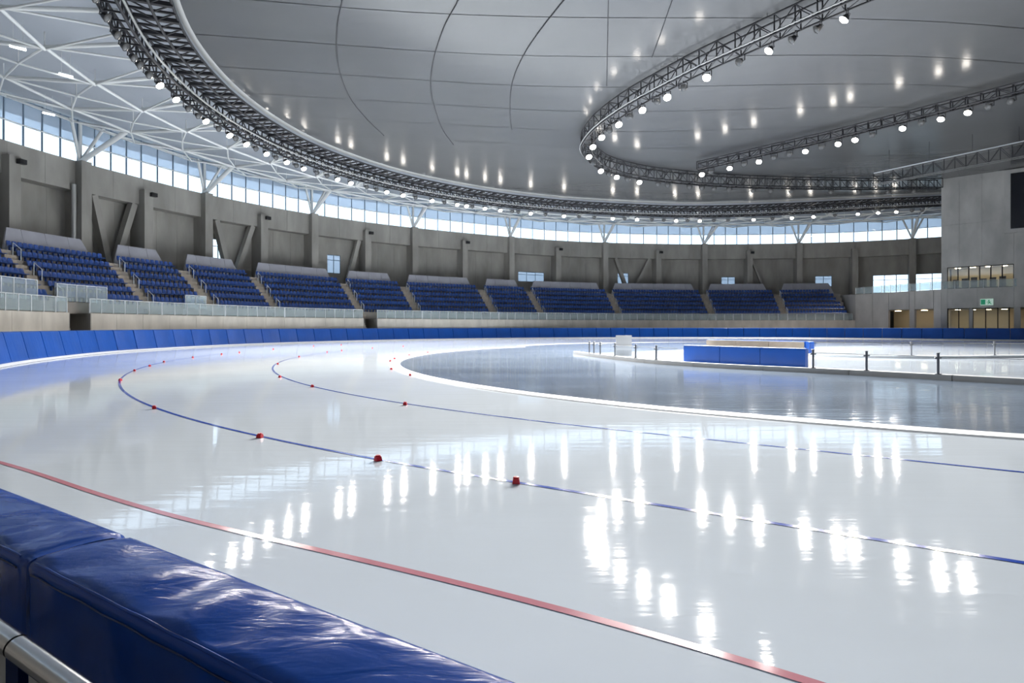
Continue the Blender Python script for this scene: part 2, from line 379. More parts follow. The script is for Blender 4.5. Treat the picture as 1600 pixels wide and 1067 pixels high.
# ------------------------------------------------------------------ stands: base wall, terraces, concourse
colpts = [(-43.1, 41.5), (-42.7, 48.6), (-40.9, 55), (-38.9, 61.2), (-36.3, 68), (-32.4, 74.5), (-27.8, 80.5), (-21.9, 86.4), (-15.5, 91.5), (-8.2, 96.2), (-.45, 100.8), (8, 105), (17.1, 107.7), (27.6, 109.4),
          (36.4, 110), (45.3, 109.7), (54, 108.5), (63.2, 106.7), (71.7, 102.9), (79.5, 98.3)]
CS = [WALL.near(p) for p in colpts]
CS = [c - WALL.L if c > WALL.L * .7 else c for c in CS]
S0 = CS[0]; S1 = CS[-1]
CSX = [S0 - 6.5 * k for k in (4, 3, 2, 1)] + CS
def wz(s, d, z): return WALL.off(s, d, z)
def hit(x, d, z=4.0):
    """station whose point at offset d lies on the sight direction of column x"""
    best = None; s = S0 - 12
    while s < S1:
        p = WALL.off(s, d)
        if p.y > 5:
            e = abs(800 + 900 * p.x / p.y - x)
            if best is None or e < best[0]: best = (e, s)
        s += .1
    return best[1]
ROWS = 6; RISE = .78; TREAD = .85; D0 = 8.6
aisle_x = [85, 227, 330, 428, 561, 650, 770, 845, 965, 1112, 1225]
AS = [hit(x, 8.2) for x in aisle_x]
SEND = hit(1322, 8.2)
SL = S0 - 10
# base wall in panels, with two stair recesses
bw = empty('wall_base', wz(CS[8], 10.2, 0), kind='structure', label='beige concrete wall below the glass railing of the stand', cat='wall')
rec = [(hit(108, 10.2), hit(142, 10.2)), (hit(568, 10.2), hit(590, 10.2))]
edges = [SL, rec[0][0], rec[0][1], rec[1][0], rec[1][1], SEND + 2.5]
for a, b in ((0, 1), (2, 3), (4, 5)):
    ss = WALL.rng(edges[a], edges[b], 3.4)
    for u, v in zip(ss, ss[1:]):
        e = .012; m = MB(); m.hexa([wz(u+e, 10.2, -.02), wz(v-e, 10.2, -.02), wz(v-e, 9.95, -.02), wz(u+e, 9.95, -.02)], [wz(u+e, 10.2, 2.9), wz(v-e, 10.2, 2.9), wz(v-e, 9.95, 2.9), wz(u+e, 9.95, 2.9)])
        m.build('wall_panel', 'concrete_warm', bw)
for k, (a, b) in enumerate(rec):
    st = empty('stair', wz((a+b)/2, 9, 0), kind='structure', label=['concrete stair recess in the base wall at the far left', 'small concrete stair recess in the base wall right of it'][k], cat='stairs')
    m = MB()
    for s in (a, b): m.hexa([wz(s-.1, 10.2, 0), wz(s+.1, 10.2, 0), wz(s+.1, 7.4, 0), wz(s-.1, 7.4, 0)], [wz(s-.1, 10.2, 2.9), wz(s+.1, 10.2, 2.9), wz(s+.1, 7.4, 2.9), wz(s-.1, 7.4, 2.9)])
    m.build('side_wall', 'concrete', st)
    MB().hexa([wz(a, 7.4, 0), wz(b, 7.4, 0), wz(b, 7.2, 0), wz(a, 7.2, 0)], [wz(a, 7.4, 2.9), wz(b, 7.4, 2.9), wz(b, 7.2, 2.9), wz(a, 7.2, 2.9)]).build('back_wall', 'concrete', st)
    n = 10; w = (b - a) * .75
    for j in range(n):
        z1 = 2.9 * (j + 1) / n; u0 = a + .1 + w * (1 - (j + 1) / n); u1 = a + .1 + w * (1 - j / n)
        u0 = a + .1 + w * (n - 1 - j) / n; u1 = a + .1 + w * (n - j) / n
        MB().hexa([wz(u0, 9.6, 0), wz(u1, 9.6, 0), wz(u1, 8.0, 0), wz(u0, 8.0, 0)], [wz(u0, 9.6, z1), wz(u1, 9.6, z1), wz(u1, 8.0, z1), wz(u0, 8.0, z1)]).build('step', 'concrete_warm', st)
# terraces
prof = [(9.95, 2.85), (D0, 2.85)]
z = 3.8; d = D0
for k in range(ROWS):
    prof += [(d, z), (d - TREAD, z)]; d -= TREAD; z += RISE
prof[-1] = (0.0, prof[-1][1])
ZT = prof[-1][1]
m = MB(); T = WALL.rng(SL, SEND + .3, 1.2)
m.grid([[wz(t, dd, zz) for t in T] for dd, zz in prof]); m.build('floor', 'concrete_terrace', kind='structure', label='grey concrete terraces under the blue seats', cat='terrace')
# cheek wall closing the right end of the stand
m = MB(); s = SEND + .3
m.quad(*([wz(s, 9.95, 0)] + [wz(s, dd, zz) for dd, zz in prof] + [wz(s, 0, 0)])); m.build('wall_end', 'concrete', kind='structure', label='stepped concrete end of the stand beside the right block', cat='wall')
# aisle stairs
for k, s in enumerate(AS):
    a = empty('aisle_stair', wz(s, D0, 2.85), kind='structure', label=f'narrow brown aisle stair between seating blocks, {nth(k+1)} from the left', cat='stairs', group='aisle stairs of the stand')
    a['kind'] = 'structure'
    for j in range(ROWS * 2):
        d1 = D0 + TREAD / 2 - j * TREAD / 2; d0 = d1 - TREAD / 2; z1 = 3.8 - RISE / 2 + j * RISE / 2
        if j == 0: z0 = 2.86
        else: z0 = z1 - RISE / 2 - .06
        e = .6
        MB().hexa([wz(s-e, d1, z0), wz(s+e, d1, z0), wz(s+e, d0, z0), wz(s-e, d0, z0)], [wz(s-e, d1, z1 + .02), wz(s+e, d1, z1 + .02), wz(s+e, d0, z1 + .02), wz(s-e, d0, z1 + .02)]).build('step', 'concrete_step', a)
    for j in (0, 2, 4):
        h = empty('aisle_handrail', wz(s + .7, D0 - j*TREAD, 3.8 + j*RISE), label=f'white looped handrail on aisle stair {nth(k+1)} from the left, {["lowest", "", "middle", "", "highest"][j]}', cat='handrail', group='aisle handrails')
        z0 = 3.8 + j * RISE; dd = D0 - j * TREAD
        p = [wz(s + .62, dd - .1, z0), wz(s + .62, dd - .1, z0 + .9), wz(s + .62, dd - .75, z0 + .95 + RISE*.6), wz(s + .62, dd - .75, z0 + .02)]
        for q0, q1, nm in ((p[0], p[1], 'post'), (p[1], p[2], 'rail'), (p[2], p[3], 'post')): tube_obj(nm, q0, q1, .028, 'steel_white', h)
# glass railing along the base wall, one run per seating block
bounds = [SL] + AS + [SEND + .6]
def railing(name, s0, s1, d, z0, hh, label, stepw=1.6, grp=None, mg='glass_rail', mp='steel_white'):
    r = empty(name, wz((s0+s1)/2, d, z0), label=label, cat='railing', group=grp)
    ss = WALL.rng(s0, s1, stepw)
    for u in ss: beam_obj('post', wz(u, d, z0), wz(u, d, z0 + hh), .06, .06, mp, r)
    for u, v in zip(ss, ss[1:]):
        e = .06; MB().hexa([wz(u+e, d+.01, z0+.06), wz(v-e, d+.01, z0+.06), wz(v-e, d-.01, z0+.06), wz(u+e, d-.01, z0+.06)], [wz(u+e, d+.01, z0+hh-.06), wz(v-e, d+.01, z0+hh-.06), wz(v-e, d-.01, z0+hh-.06), wz(u+e, d-.01, z0+hh-.06)]).build('glass_panel', mg, r)
        beam_obj('top_rail', wz(u, d, z0+hh), wz(v, d, z0+hh), .06, .05, mp, r)
    return r
runs = []
for a, b in zip(bounds, bounds[1:]):
    cuts = [(a, b)]
    for r0, r1 in rec:
        nc = []
        for u, v in cuts:
            if r0 > u and r1 < v: nc += [(u, r0), (r1, v)]
            elif u < r0 < v: nc.append((u, r0))
            elif u < r1 < v: nc.append((r1, v))
            elif r0 <= u and r1 >= v: pass
            else: nc.append((u, v))
        cuts = nc
    runs += cuts
runs = [(u, v) for u, v in runs if v - u > .9]
for k, (u, v) in enumerate(runs):
    railing('glass_railing', u + .05, v - .05, 10.05, 2.9, 1.13, f'glass railing with white posts above the base wall, {nth(k+1)} run from the left', 1.6, 'glass railings on the base wall')
# raised white framed platforms near the left
railing('platform_railing', hit(89, 8.9), hit(167, 8.9), 8.9, 3.75, 1.35, 'taller white framed glass screen standing before the left seats', 1.15)
railing('platform_railing', hit(-60, 8.9), hit(58, 8.9), 8.9, 3.75, 1.45, 'tall white framed glass screen at the left picture edge', 1.5)
railing('platform_railing', hit(290, 8.9), hit(322, 8.9), 8.9, 3.6, 1.3, 'small white framed glass screen at the foot of the third aisle', 1.2)
for j, (x0, x1, nm) in enumerate(((89, 167, 'middle'), (-60, 58, 'left'), (290, 322, 'right'))):
    a, b = hit(x0, 8.9), hit(x1, 8.9)
    MB().hexa([wz(a, 9.0, 2.85), wz(b, 9.0, 2.85), wz(b, 8.6, 2.85), wz(a, 8.6, 2.85)], [wz(a, 9.0, 3.75 if j < 2 else 3.6), wz(b, 9.0, 3.75 if j < 2 else 3.6), wz(b, 8.6, 3.75 if j < 2 else 3.6), wz(a, 8.6, 3.75 if j < 2 else 3.6)]).build('platform', 'concrete_terrace', label=f'concrete platform edge carrying the {["wide", "leftmost", "smallest"][j]} white framed screen', cat='platform')
# parapet behind the top row, one per block
for k, (a, b) in enumerate(zip(bounds, bounds[1:])):
    pr = empty('parapet_screen', wz((a+b)/2, 2.9, ZT), label=f'grey sloping parapet screen behind the top seat row, {nth(k+1)} block from the left', cat='parapet', group='parapets above the seats')
    ss = WALL.rng(a + 1.0, b - 1.0, 2.2); n = len(ss) - 1
    for j, (u, v) in enumerate(zip(ss, ss[1:])):
        cu = .9 if j == 0 else .01; cv = .9 if j == n - 1 else .01; e = .012
        MB().hexa([wz(u+e, 3.3, ZT), wz(v-e, 3.3, ZT), wz(v-e, 3.15, ZT), wz(u+e, 3.15, ZT)], [wz(u+cu, 2.75, ZT + 2.05), wz(v-cv, 2.75, ZT + 2.05), wz(v-cv, 2.65, ZT + 2.05), wz(u+cu, 2.65, ZT + 2.05)]).build('panel', 'parapet', pr)

# ------------------------------------------------------------------ seats
def seat_mesh():
    m = MB(); w = .21
    # local: x along row, y toward the ice, z up
    m.grid([[(-w, -.02, .40), (0, -.02, .385), (w, -.02, .40)], [(-w, .18, .41), (0, .18, .39), (w, .18, .41)], [(-w, .36, .44), (0, .36, .43), (w, .36, .44)], [(-w*.95, .40, .39), (0, .40, .38), (w*.95, .40, .39)], [(-w, .0, .33), (0, 0, .33), (w, 0, .33)]])
    prof = [(.40, 0.0), (.55, -.05), (.72, -.09), (.80, -.105), (.845, -.11)]
    ww = [w, w*1.0, w*.98, w*.88, w*.62]
    m.grid([[(-a, y+.02, z), (-a*.5, y-.02, z), (a*.5, y-.02, z), (a, y+.02, z)] for (z, y), a in zip(prof, ww)])
    m.grid([[(a, y-.02, z), (a*.5, y-.06, z), (-a*.5, y-.06, z), (-a, y-.02, z)] for (z, y), a in zip(prof, ww)])
    a, (z, y) = ww[-1], prof[-1]
    m.grid([[(-a, y+.02, z), (-a*.5, y-.02, z), (a*.5, y-.02, z), (a, y+.02, z)], [(-a, y-.02, z), (-a*.5, y-.06, z), (a*.5, y-.06, z), (a, y-.02, z)]])
    m.box(-.04, .04, -.06, .08, 0, .36)
    return m
SEATM = seat_mesh(); SEAT = SEATM.mesh('stadium_seat', 'seat_blue')
seats = []
for bidx, (a, b) in enumerate(zip(bounds, bounds[1:])):
    for r in range(ROWS):
        dd = D0 - r * TREAD - .45; z0 = 3.8 + r * RISE
        u0, u1 = a + .85, b - .85
        if bidx == len(bounds) - 2: u1 = b - .4 - .45 * r * .8
        n = int((u1 - u0) / .52); k = 0
        for j in range(n + 1):
            s = u0 + (u1 - u0 - n * .52) / 2 + j * .52
            p = wz(s, dd, z0); q = px(p) if p.y > 3 else (-999, 0)
            if q[0] < -130: continue
            if q[0] > -4: k += 1
            seats.append([p.length if q[0] > -4 else p.length + 60, s, dd, z0, bidx, r, k, q[0] > -4])
seats.sort(key=lambda q: q[0])
rows_w = ['front', 'second', 'third', 'fourth', 'fifth', 'top']
for q in seats[:300]:
    o = place(SEAT, 'stadium_seat', WALL, q[1], q[2], q[3])
    tag(o, f'blue plastic seat, {nth(q[6])} from the left in {rows_w[q[5]]} row, {nth(q[4]+1)} seating block', 'seat', 'blue stadium seats')
far = MB()
for q in seats[300:]:
    tn = WALL.tan(q[1]); n = WALL.nrm(q[1]); p = WALL.off(q[1], q[2]); i = len(far.v)
    far.v += [(p.x + tn.x*v[0] + n.x*v[1], p.y + tn.y*v[0] + n.y*v[1], q[3] + v[2]) for v in SEATM.v]
    far.f += [tuple(k + i for k in f) for f in SEATM.f]
far.build('stadium_seating', 'seat_blue', label='distant rows of blue plastic seats in the far blocks', cat='seats', kind='stuff')

# ------------------------------------------------------------------ arena wall: piers, fascia, infill, braces
ZW = 17.5; ZF = 14.7
wl = empty('wall_rear', wz(CS[9], 0, ZT), kind='structure', label='grey concrete arena wall with piers above the stand', cat='wall')
def slab(s0, s1, d0, d1, z0, z1, name, mt, parent, n=1):
    m = MB(); T = WALL.rng(s0, s1, (s1 - s0) / n)
    for u, v in zip(T, T[1:]): m.hexa([wz(u, d0, z0), wz(v, d0, z0), wz(v, d1, z0), wz(u, d1, z0)], [wz(u, d0, z1), wz(v, d0, z1), wz(v, d1, z1), wz(u, d1, z1)])
    return m.build(name, mt, parent)
holes = {4: [(.24, .46, 9.4, 12.6)], 6: [(.36, .60, 9.6, 12.3)], 10: [(.25, .8, 9.9, 11.7)], 12: [(.3, .5, 9.9, 12.0)], 14: [(.45, .75, 9.4, 11.4)], 16: [(.35, .65, 9.4, 11.4)], 17: [(.36, .95, 8.0, 11.3)], 18: [(.05, .9, 8.0, 11.3)]}
wn = 0
for i in range(len(CS) - 1):
    a, b = CS[i], CS[i+1]
    h = (b - a) / 2
    for u, v in ((a, a + h), (a + h, b)): slab(u + .01, v - .01, 0, -1.5, ZF, ZW, 'fascia_panel', 'concrete', wl, 2)
    if i in holes:
        f0, f1, z0, z1 = holes[i][0]; u, v = a + (b-a)*f0, a + (b-a)*f1
        slab(a, u, -1.3, -1.5, 0, ZF, 'infill_panel', 'concrete', wl); slab(v, b, -1.3, -1.5, 0, ZF, 'infill_panel', 'concrete', wl)
        slab(u, v, -1.3, -1.5, 0, z0, 'infill_panel', 'concrete', wl); slab(u, v, -1.3, -1.5, z1, ZF, 'infill_panel', 'concrete', wl)
        wn += 1
        w = empty(f'window_{100+wn}', wz((u+v)/2, -.85, z0), kind='structure', label=f'small window low in the arena wall, {nth(wn)} from the left', cat='window')
        n = 3 if v - u > 3.5 else 2; T = WALL.rng(u, v, (v-u)/n)
        for t in T: beam_obj('mullion', wz(t, -1.4, z0), wz(t, -1.4, z1), .09, .09, 'window_frame', w)
        for zz in (z0 + .04, z0 + (z1-z0)*.72, z1 - .04): beam_obj('transom', wz(u, -1.4, zz), wz(v, -1.4, zz), .08, .08, 'window_frame', w)
        for t0, t1 in zip(T, T[1:]): slab(t0 + .05, t1 - .05, -1.39, -1.41, z0 + .08, z1 - .08, 'pane', 'glass_window' if i in (4, 17, 18) else 'glass_upper', w)
    else:
        for j in range(3): slab(a + (b-a)*j/3 + .008, a + (b-a)*(j+1)/3 - .008, -1.3, -1.5, 0, ZF, 'infill_panel', 'concrete', wl)
for i, s in enumerate(CS):
    top = ZW if i % 2 == 0 else ZW - 1.3
    e = .5; slab(s - e, s + e, .8, -1.3, ZT - .02, top, 'pier', 'concrete', wl)
    if i % 2 == 1 and i < 17:
        sp = empty('loudspeaker', wz(s + .35, 1.0, top - .35), label=f'small black loudspeaker on top of a short pier, {nth((i+1)//2)} from the left', cat='loudspeaker', group='pier loudspeakers')
        slab(s + .05, s + .65, 1.25, .86, top - .62, top - .22, 'cabinet', 'black_plastic', sp); slab(s + .28, s + .42, .88, .80, top - .5, top - .3, 'bracket', 'steel_dark', sp)
for i in (0, 2, 4, 12):       # paired raking props in some bays
    a, b = CS[i], CS[i+1]; mid = a + (b-a) * .50
    for f, dz in ((.22, 1), (.86, 1)):
        p = wz(a + (b-a)*f, -.38, ZF - .02); q = wz(mid + (.25 if f > .5 else -.25), -.38, ZT)
        if i in (0,): continue
        beam_obj('raking_prop', q, p, .75, .6, 'concrete', wl)
beam_obj('raking_prop', wz(CS[0] + (CS[1]-CS[0])*.35, -.38, ZT), wz(CS[0] + (CS[1]-CS[0])*.85, -.38, ZF - .02), .75, .6, 'concrete', wl)
beam_obj('raking_prop', wz(CS[6] + (CS[7]-CS[6])*.66, -.38, ZT), wz(CS[6] + (CS[7]-CS[6])*.88, -.38, ZF - .02), .75, .6, 'concrete', wl)
beam_obj('raking_prop', wz(CS[15] + (CS[16]-CS[15])*.36, -.3, ZT), wz(CS[15] + (CS[16]-CS[15])*.08, -.3, ZF - .3), .4, .35, 'concrete', wl)
dp = empty('downpipe', wz(CS[2] - .75, .3, ZT), label='pale round downpipe beside the second pier from the left', cat='pipe')
tube_obj('pipe', wz(CS[2] - .78, .2, ZT), wz(CS[2] - .78, .2, ZF + .5), .2, 'steel_pale', dp)
# plain remainder of the arena wall behind the camera and to the right
m = MB(); T = WALL.rng(S1, S0 + WALL.L, 4)
m.grid([[wz(t, -.8, zz) for t in T] for zz in (-.5, ZW)]); m.build('wall_other', 'concrete', kind='structure', label='rest of the concrete arena wall, out of view', cat='wall')

# ------------------------------------------------------------------ clerestory windows
ZR = 21.6
def where(i): return f'{nth(i - 3)} from the left' if i > 3 else f'{nth(4 - i)} beyond the left picture edge'
for i in range(len(CSX) - 1):
    a, b = CSX[i], CSX[i+1]
    w = empty(f'window_{i+1}', wz((a+b)/2, -.35, ZW), kind='structure', label=f'bright clerestory window bay above the arena wall, {where(i)}', cat='window')
    T = WALL.rng(a, b, (b - a) / 4)
    for t0, t1 in zip(T, T[1:]):
        slab(t0 + .05, t1 - .05, -.34, -.37, ZW + .06, ZW + 1.8, 'pane', 'glass_window', w); slab(t0 + .05, t1 - .05, -.34, -.37, ZW + 1.9, ZR, 'upper_pane', 'glass_upper', w)
        beam_obj('mullion', wz(t0, -.35, ZW), wz(t0, -.35, ZR), .12, .10, 'window_frame', w)
        beam_obj('transom', wz(t0, -.33, ZW + 1.85), wz(t1, -.33, ZW + 1.85), .12, .10, 'steel_roof', w)
        beam_obj('sill', wz(t0, -.35, ZW + .03), wz(t1, -.35, ZW + .03), .14, .06, 'window_frame', w)
T = WALL.rng(S1, CSX[0] + WALL.L, 4); m = MB(); m.grid([[wz(t, -.35, zz) for t in T] for zz in (ZW, ZR)])
m.build('window_other', 'glass_upper', kind='structure', label='clerestory glazing out of view round the rest of the arena', cat='window')

# ------------------------------------------------------------------ roof annulus with white trusses
def ringpt(s, o=0, dz=0):
    t = RING.near(WALL.at(s)); p = RING.off(t, o); return ceil3(p, dz)
rf = empty('roof', wz(CS[5], 0, ZR), kind='structure', label='white roof deck between the windows and the dark ring', cat='roof')
STN = []
for a, b in zip(CSX, CSX[1:]): STN += [a, (a+b)/2]
STN.append(S1)
STN2 = WALL.rng(S1, CSX[0] + WALL.L, 9)
def outer_edge(s): return wz(s, -5.5, ZR + .25)
for lst, nm in ((STN, 'roof_panel'), (STN2, 'roof_panel')):
    for u, v in zip(lst, lst[1:]):
        ou, ov = ringpt(u, 3.2, 1.75), ringpt(v, 3.2, 1.75); iu, iv = ringpt(u, -.6, 1.35), ringpt(v, -.6, 1.35)
        wu, wv = wz(u, 0, ZR + .1), wz(v, 0, ZR + .1)
        mu, mv = iu.lerp(wu, .5) + Vector((0, 0, .5)), iv.lerp(wv, .5) + Vector((0, 0, .5))
        m = MB(); rows = [[ou, ov], [iu, iv], [mu, mv], [wu, wv], [outer_edge(u), outer_edge(v)]]
        m.grid(rows); m.grid([[p + Vector((0, 0, .3)) for p in r] for r in reversed(rows)])
        m.build(nm, 'roof_white', rf)
def lerp3(p, q, t): return p.lerp(q, t)
for i in range(len(CSX) - 1):
    a, b = CSX[i], CSX[i+1]
    tr = empty('roof_truss', wz(a, 0, ZW), label=f'white tubular roof truss bay over the stand, {where(i)}', cat='roof truss', group='white roof trusses')
    A0, A1 = wz(a, -.1, ZR - .35), ringpt(a, -.3, -.05); B0, B1 = wz(b, -.1, ZR - .35), ringpt(b, -.3, -.25); M0, M1 = wz((a+b)/2, -.1, ZR - .35), ringpt((a+b)/2, -.3, -.25)
    f = lambda P, Q, t, dz=0: P.lerp(Q, t) + Vector((0, 0, dz))
    dn = -.95
    P1, P2 = f(A0, A1, .33, dn), f(A0, A1, .68, dn); Q1, Q2 = f(B0, B1, .33, dn), f(B0, B1, .68, dn); N1, N2 = f(M0, M1, .16, dn), f(M0, M1, .5, dn)
    tube_obj('radial_beam', A0, P1, .14, 'steel_roof', tr); tube_obj('radial_beam', P1, P2, .14, 'steel_roof', tr); tube_obj('radial_beam', P2, A1, .14, 'steel_roof', tr)
    tube_obj('ring_beam', P1, Q1, .11, 'steel_roof', tr); tube_obj('ring_beam', P2, Q2, .11, 'steel_roof', tr); tube_obj('ring_beam', A0, B0, .10, 'steel_roof', tr)
    for p, q in ((A0, N1), (N1, B0), (P1, N1), (N1, Q1), (P1, N2), (N2, Q1), (N2, P2), (N2, Q2), (P2, M1), (M1, Q2)): tube_obj('brace', p, q, .075, 'steel_roof', tr)
    for p in (P1, N2, P2): tube_obj('hanger', p, p + Vector((0, 0, 1.0)), .035, 'steel_roof', tr)
    if i % 2 == 0:
        base = wz(a, -.05, ZW); tube_obj('prop', base, f(A0, A1, .3, dn), .24, 'steel_roof', tr)
        tube_obj('prop', base + Vector((0, 0, .0)), wz(a - 1.6, .9, ZR - .5), .15, 'steel_roof', tr); tube_obj('prop', base, wz(a, -.05, ZR - .3), .16, 'steel_roof', tr)
        tube_obj('prop', base, wz(a + 1.6, .9, ZR - .5), .15, 'steel_roof', tr)
for k, (x, y) in enumerate(((28, 75), (103, 118), (76, 178))):
    t = 900 * 17.9 / (509.5 - y); p = Vector(((x - 800) / 900 * t, t, 19.8)); dr = Vector((.62, .66, .0)) * .9
    tb = empty('tube_light', p, label=['slim white tube light under the roof, nearest the top left corner', 'slim white tube light under the roof, left of the dark ring', 'slim white tube light under the roof close to the windows'][k], cat='light')
    tube_obj('lamp_tube', p - dr * .5, p + dr * .5, .07, 'tube_lit', tb); beam_obj('housing', p - dr * .5 + Vector((0, 0, .1)), p + dr * .5 + Vector((0, 0, .1)), .16, .08, 'steel_white', tb)
    for e in (-.3, .3): tube_obj('hanger', p + dr * e + Vector((0, 0, .13)), p + dr * e + Vector((0, 0, 1.6)), .015, 'steel_roof', tb)

# ------------------------------------------------------------------ smooth metal ceiling in strips
cl = empty('ceiling', (20, 50, 21), kind='structure', label='smooth grey metal ceiling inside the dark lighting ring', cat='ceiling')
E1 = Vector((.9876, .157)); E2 = Vector((-.157, .9876)); ORG = Vector((20, 45))
EDGE = [RING.off(t, 3.25) for t in RING.rng(0, RING.L, 1.0)]
UV = [((p - ORG).dot(E1), (p - ORG).dot(E2)) for p in EDGE]
def span(v):
    xs = []
    for (u0, v0), (u1, v1) in zip(UV, UV[1:] + UV[:1]):
        if (v0 <= v < v1) or (v1 <= v < v0): xs.append(u0 + (u1 - u0) * (v - v0) / (v1 - v0))
    return (min(xs), max(xs)) if len(xs) >= 2 else None
vmin = min(q[1] for q in UV); vmax = max(q[1] for q in UV); SW = 4.7
def cpt(u, v, dz=0): p = ORG + E1 * u + E2 * v; return Vector((p.x, p.y, ceil(p.x, p.y) + dz))
v = vmin + .02
while v < vmax - .05:
    v1 = min(v + SW, vmax - .02); rows = []
    nr = 7
    for j in range(nr):
        vv = v + .035 + (v1 - v - .07) * j / (nr - 1); sp = span(vv)
        if not sp: continue
        rows.append([cpt(sp[0] + (sp[1]-sp[0]) * k / 40, vv) for k in range(41)])
    m = MB(); m.grid(rows); m.grid([[p + Vector((0, 0, .12)) for p in r] for r in reversed(rows)])
    m.build('ceiling_panel', 'ceiling_metal', cl, True); v += SW
rows = []
v = vmin + .05
while v < vmax:
    sp = span(v)
    if sp: rows.append([cpt(sp[0] + (sp[1]-sp[0]) * k / 30, v, .5) for k in range(31)])
    v += 3.0
m = MB(); m.grid(rows); m.build('roof_deck', 'seam_dark', cl)
# curved dark joints across the strips
def csurf(x, y, dz=-.03):
    z = 20.
    for _ in range(60):
        t = 900 * (z - 1.9) / (509.5 - y); X = (x - 800) / 900 * t; z = .5 * z + .5 * (ceil(X, t) + dz)
    return Vector((X, t, z))
for k, cv in enumerate(([(537, -15), (534, 5), (528, 35), (526, 65), (527, 90), (533, 120), (548, 155), (572, 185), (602, 214)], [(722, -18), (714, 5), (695, 40), (681, 80), (674, 115), (674, 145), (681, 175), (693, 205), (710, 228)],
                        [(890, -10), (872, 12), (846, 45), (822, 80), (805, 115), (798, 145), (797, 180), (800, 205)],
                        [(951, -15), (950, 40), (949, 90), (948, 138)], [(1056, -15), (1042, 25), (1029, 62), (1018, 92)])):
    P = [csurf(*c) for c in cv]; D = []
    for i in range(len(P) - 1):
        a, b, c, d = P[max(0, i-1)], P[i], P[i+1], P[min(len(P)-1, i+2)]
        for j in range(8):
            t = j / 8; q = .5 * ((2*b) + (c-a)*t + (2*a-5*b+4*c-d)*t*t + (3*b-a-3*c+d)*t**3); q.z = ceil(q.x, q.y) - .03; D.append(q)
    m = MB(); m.sweep(D, .04 if k < 3 else .028, 6); m.build('ceiling_joint', 'seam_dark', cl)
# pale fascia around the ceiling edge
m = MB(); T = RING.rng(0, RING.L, 1.5)
m.grid([[ceil3(RING.off(t, o), dz) for t in T] for o, dz in ((3.4, -.02), (3.12, -.22), (3.05, .1), (3.0, 1.7))]); m.build('ceiling_edge', 'steel_pale', cl, True)

# ------------------------------------------------------------------ lighting trusses
def stations(path, a, b, step): return path.rng(a, b, step)
RA = RING.near((-13.5, 15.8)) - RING.L; RB = RING.near((73.5, 94.6))
rt = empty('ring_truss', ceil3(RING.at(RING.near((-24.9, 43.2))), -1.5), label='large dark outer ring truss with ladder rungs round the metal ceiling', cat='truss')
def rp(t, o, dz, path=RING): return ceil3(path.off(t, o), dz)
def chord(path, a, b, o, dz, r, name, mt, parent):
    MB().sweep([rp(t, o, dz, path) for t in path.rng(a, b, 1.0)], r, 8).build(name, mt, parent, True)
for o, dz in ((-.3, -1.5), (.7, -1.5), (-.3, -.55), (.7, -.55), (1.95, -.7), (3.1, -.55)): chord(RING, RA, RB, o, dz, .09, 'chord', 'steel_dark', rt)
chord(RING, RA, RB, 1.0, -1.35, .075, 'cable_tray', 'steel_pale', rt)
T = RING.rng(RA, RB, 1.0); n = 0; lat = MB()
tt = sorted(T, key=lambda t: (RING.at(t) - Vector((0, 0))).length)
near = set(tt[:150])
for j, t in enumerate(T):
    big = j % 2 == 0
    p, q = rp(t, .7, -.62), rp(t, 3.15, -.62); w = .24 if big else .12
    if t in near:
        beam_obj('rung', p, q, w, w, 'steel_dark', rt); beam_obj('strut', rp(t, -.3, -1.5), rp(t, -.3, -.55), .085, .085, 'steel_dark', rt); beam_obj('cross_tie', rp(t, -.3, -1.5), rp(t, .7, -1.5), .085, .085, 'steel_dark', rt)
    else: lat.beam(p, q, w, w); lat.beam(rp(t, -.3, -1.5), rp(t, -.3, -.55), .085, .085); lat.beam(rp(t, -.3, -1.5), rp(t, .7, -1.5), .085, .085)
for j, (t, u) in enumerate(zip(T, T[1:])):
    z = (-1.5, -.55) if j % 2 else (-.55, -1.5)
    for o in (-.3, .7): lat.beam(rp(t, o, z[0]), rp(u, o, z[1]), .07, .07)
    lat.beam(rp(t, .7, -.6), rp(u, 1.95, -.7), .07, .07); lat.beam(rp(t, 3.1, -.6), rp(u, 1.95, -.7), .07, .07); lat.beam(rp(t, .7, -1.5), rp(t, .7, -.55), .085, .085)
o = lat.build('lattice', 'steel_dark', rt); o['kind'] = 'stuff'

def boxtruss(name, path, a, b, label, zlo, zhi, wd, stp, mt='steel_dark', railmat='steel_pale'):
    tr = empty(name, rp((a+b)/2, 0, zlo, path), label=label, cat='truss')
    for o in (-wd/2, wd/2):
        for dz in (zlo, zhi): chord(path, a, b, o, dz, .07, 'chord', mt, tr)
    chord(path, a, b, -wd/2 - .12, zlo + .12, .05, 'cable_tray', railmat, tr)
    T = path.rng(a, b, stp); lat = MB()
    for j, t in enumerate(T):
        for o in (-wd/2, wd/2): beam_obj('strut', rp(t, o, zlo, path), rp(t, o, zhi, path), .07, .07, mt, tr)
        lat.beam(rp(t, -wd/2, zlo, path), rp(t, wd/2, zlo, path), .05, .05); lat.beam(rp(t, -wd/2, zhi, path), rp(t, wd/2, zhi, path), .05, .05)
    for j, (t, u) in enumerate(zip(T, T[1:])):
        z = (zlo, zhi) if j % 2 else (zhi, zlo)
        for o in (-wd/2, wd/2): lat.beam(rp(t, o, z[0], path), rp(u, o, z[1], path), .05, .05)
        lat.beam(rp(t, -wd/2, zlo, path), rp(u, wd/2, zlo, path), .04, .04)
    o = lat.build('lattice', mt, tr); o['kind'] = 'stuff'
    return tr
boxtruss('ring_truss', INNER, 0, INNER.L, 'smaller dark inner ring truss sweeping in from the top right', -1.55, -.25, 1.0, 1.3)
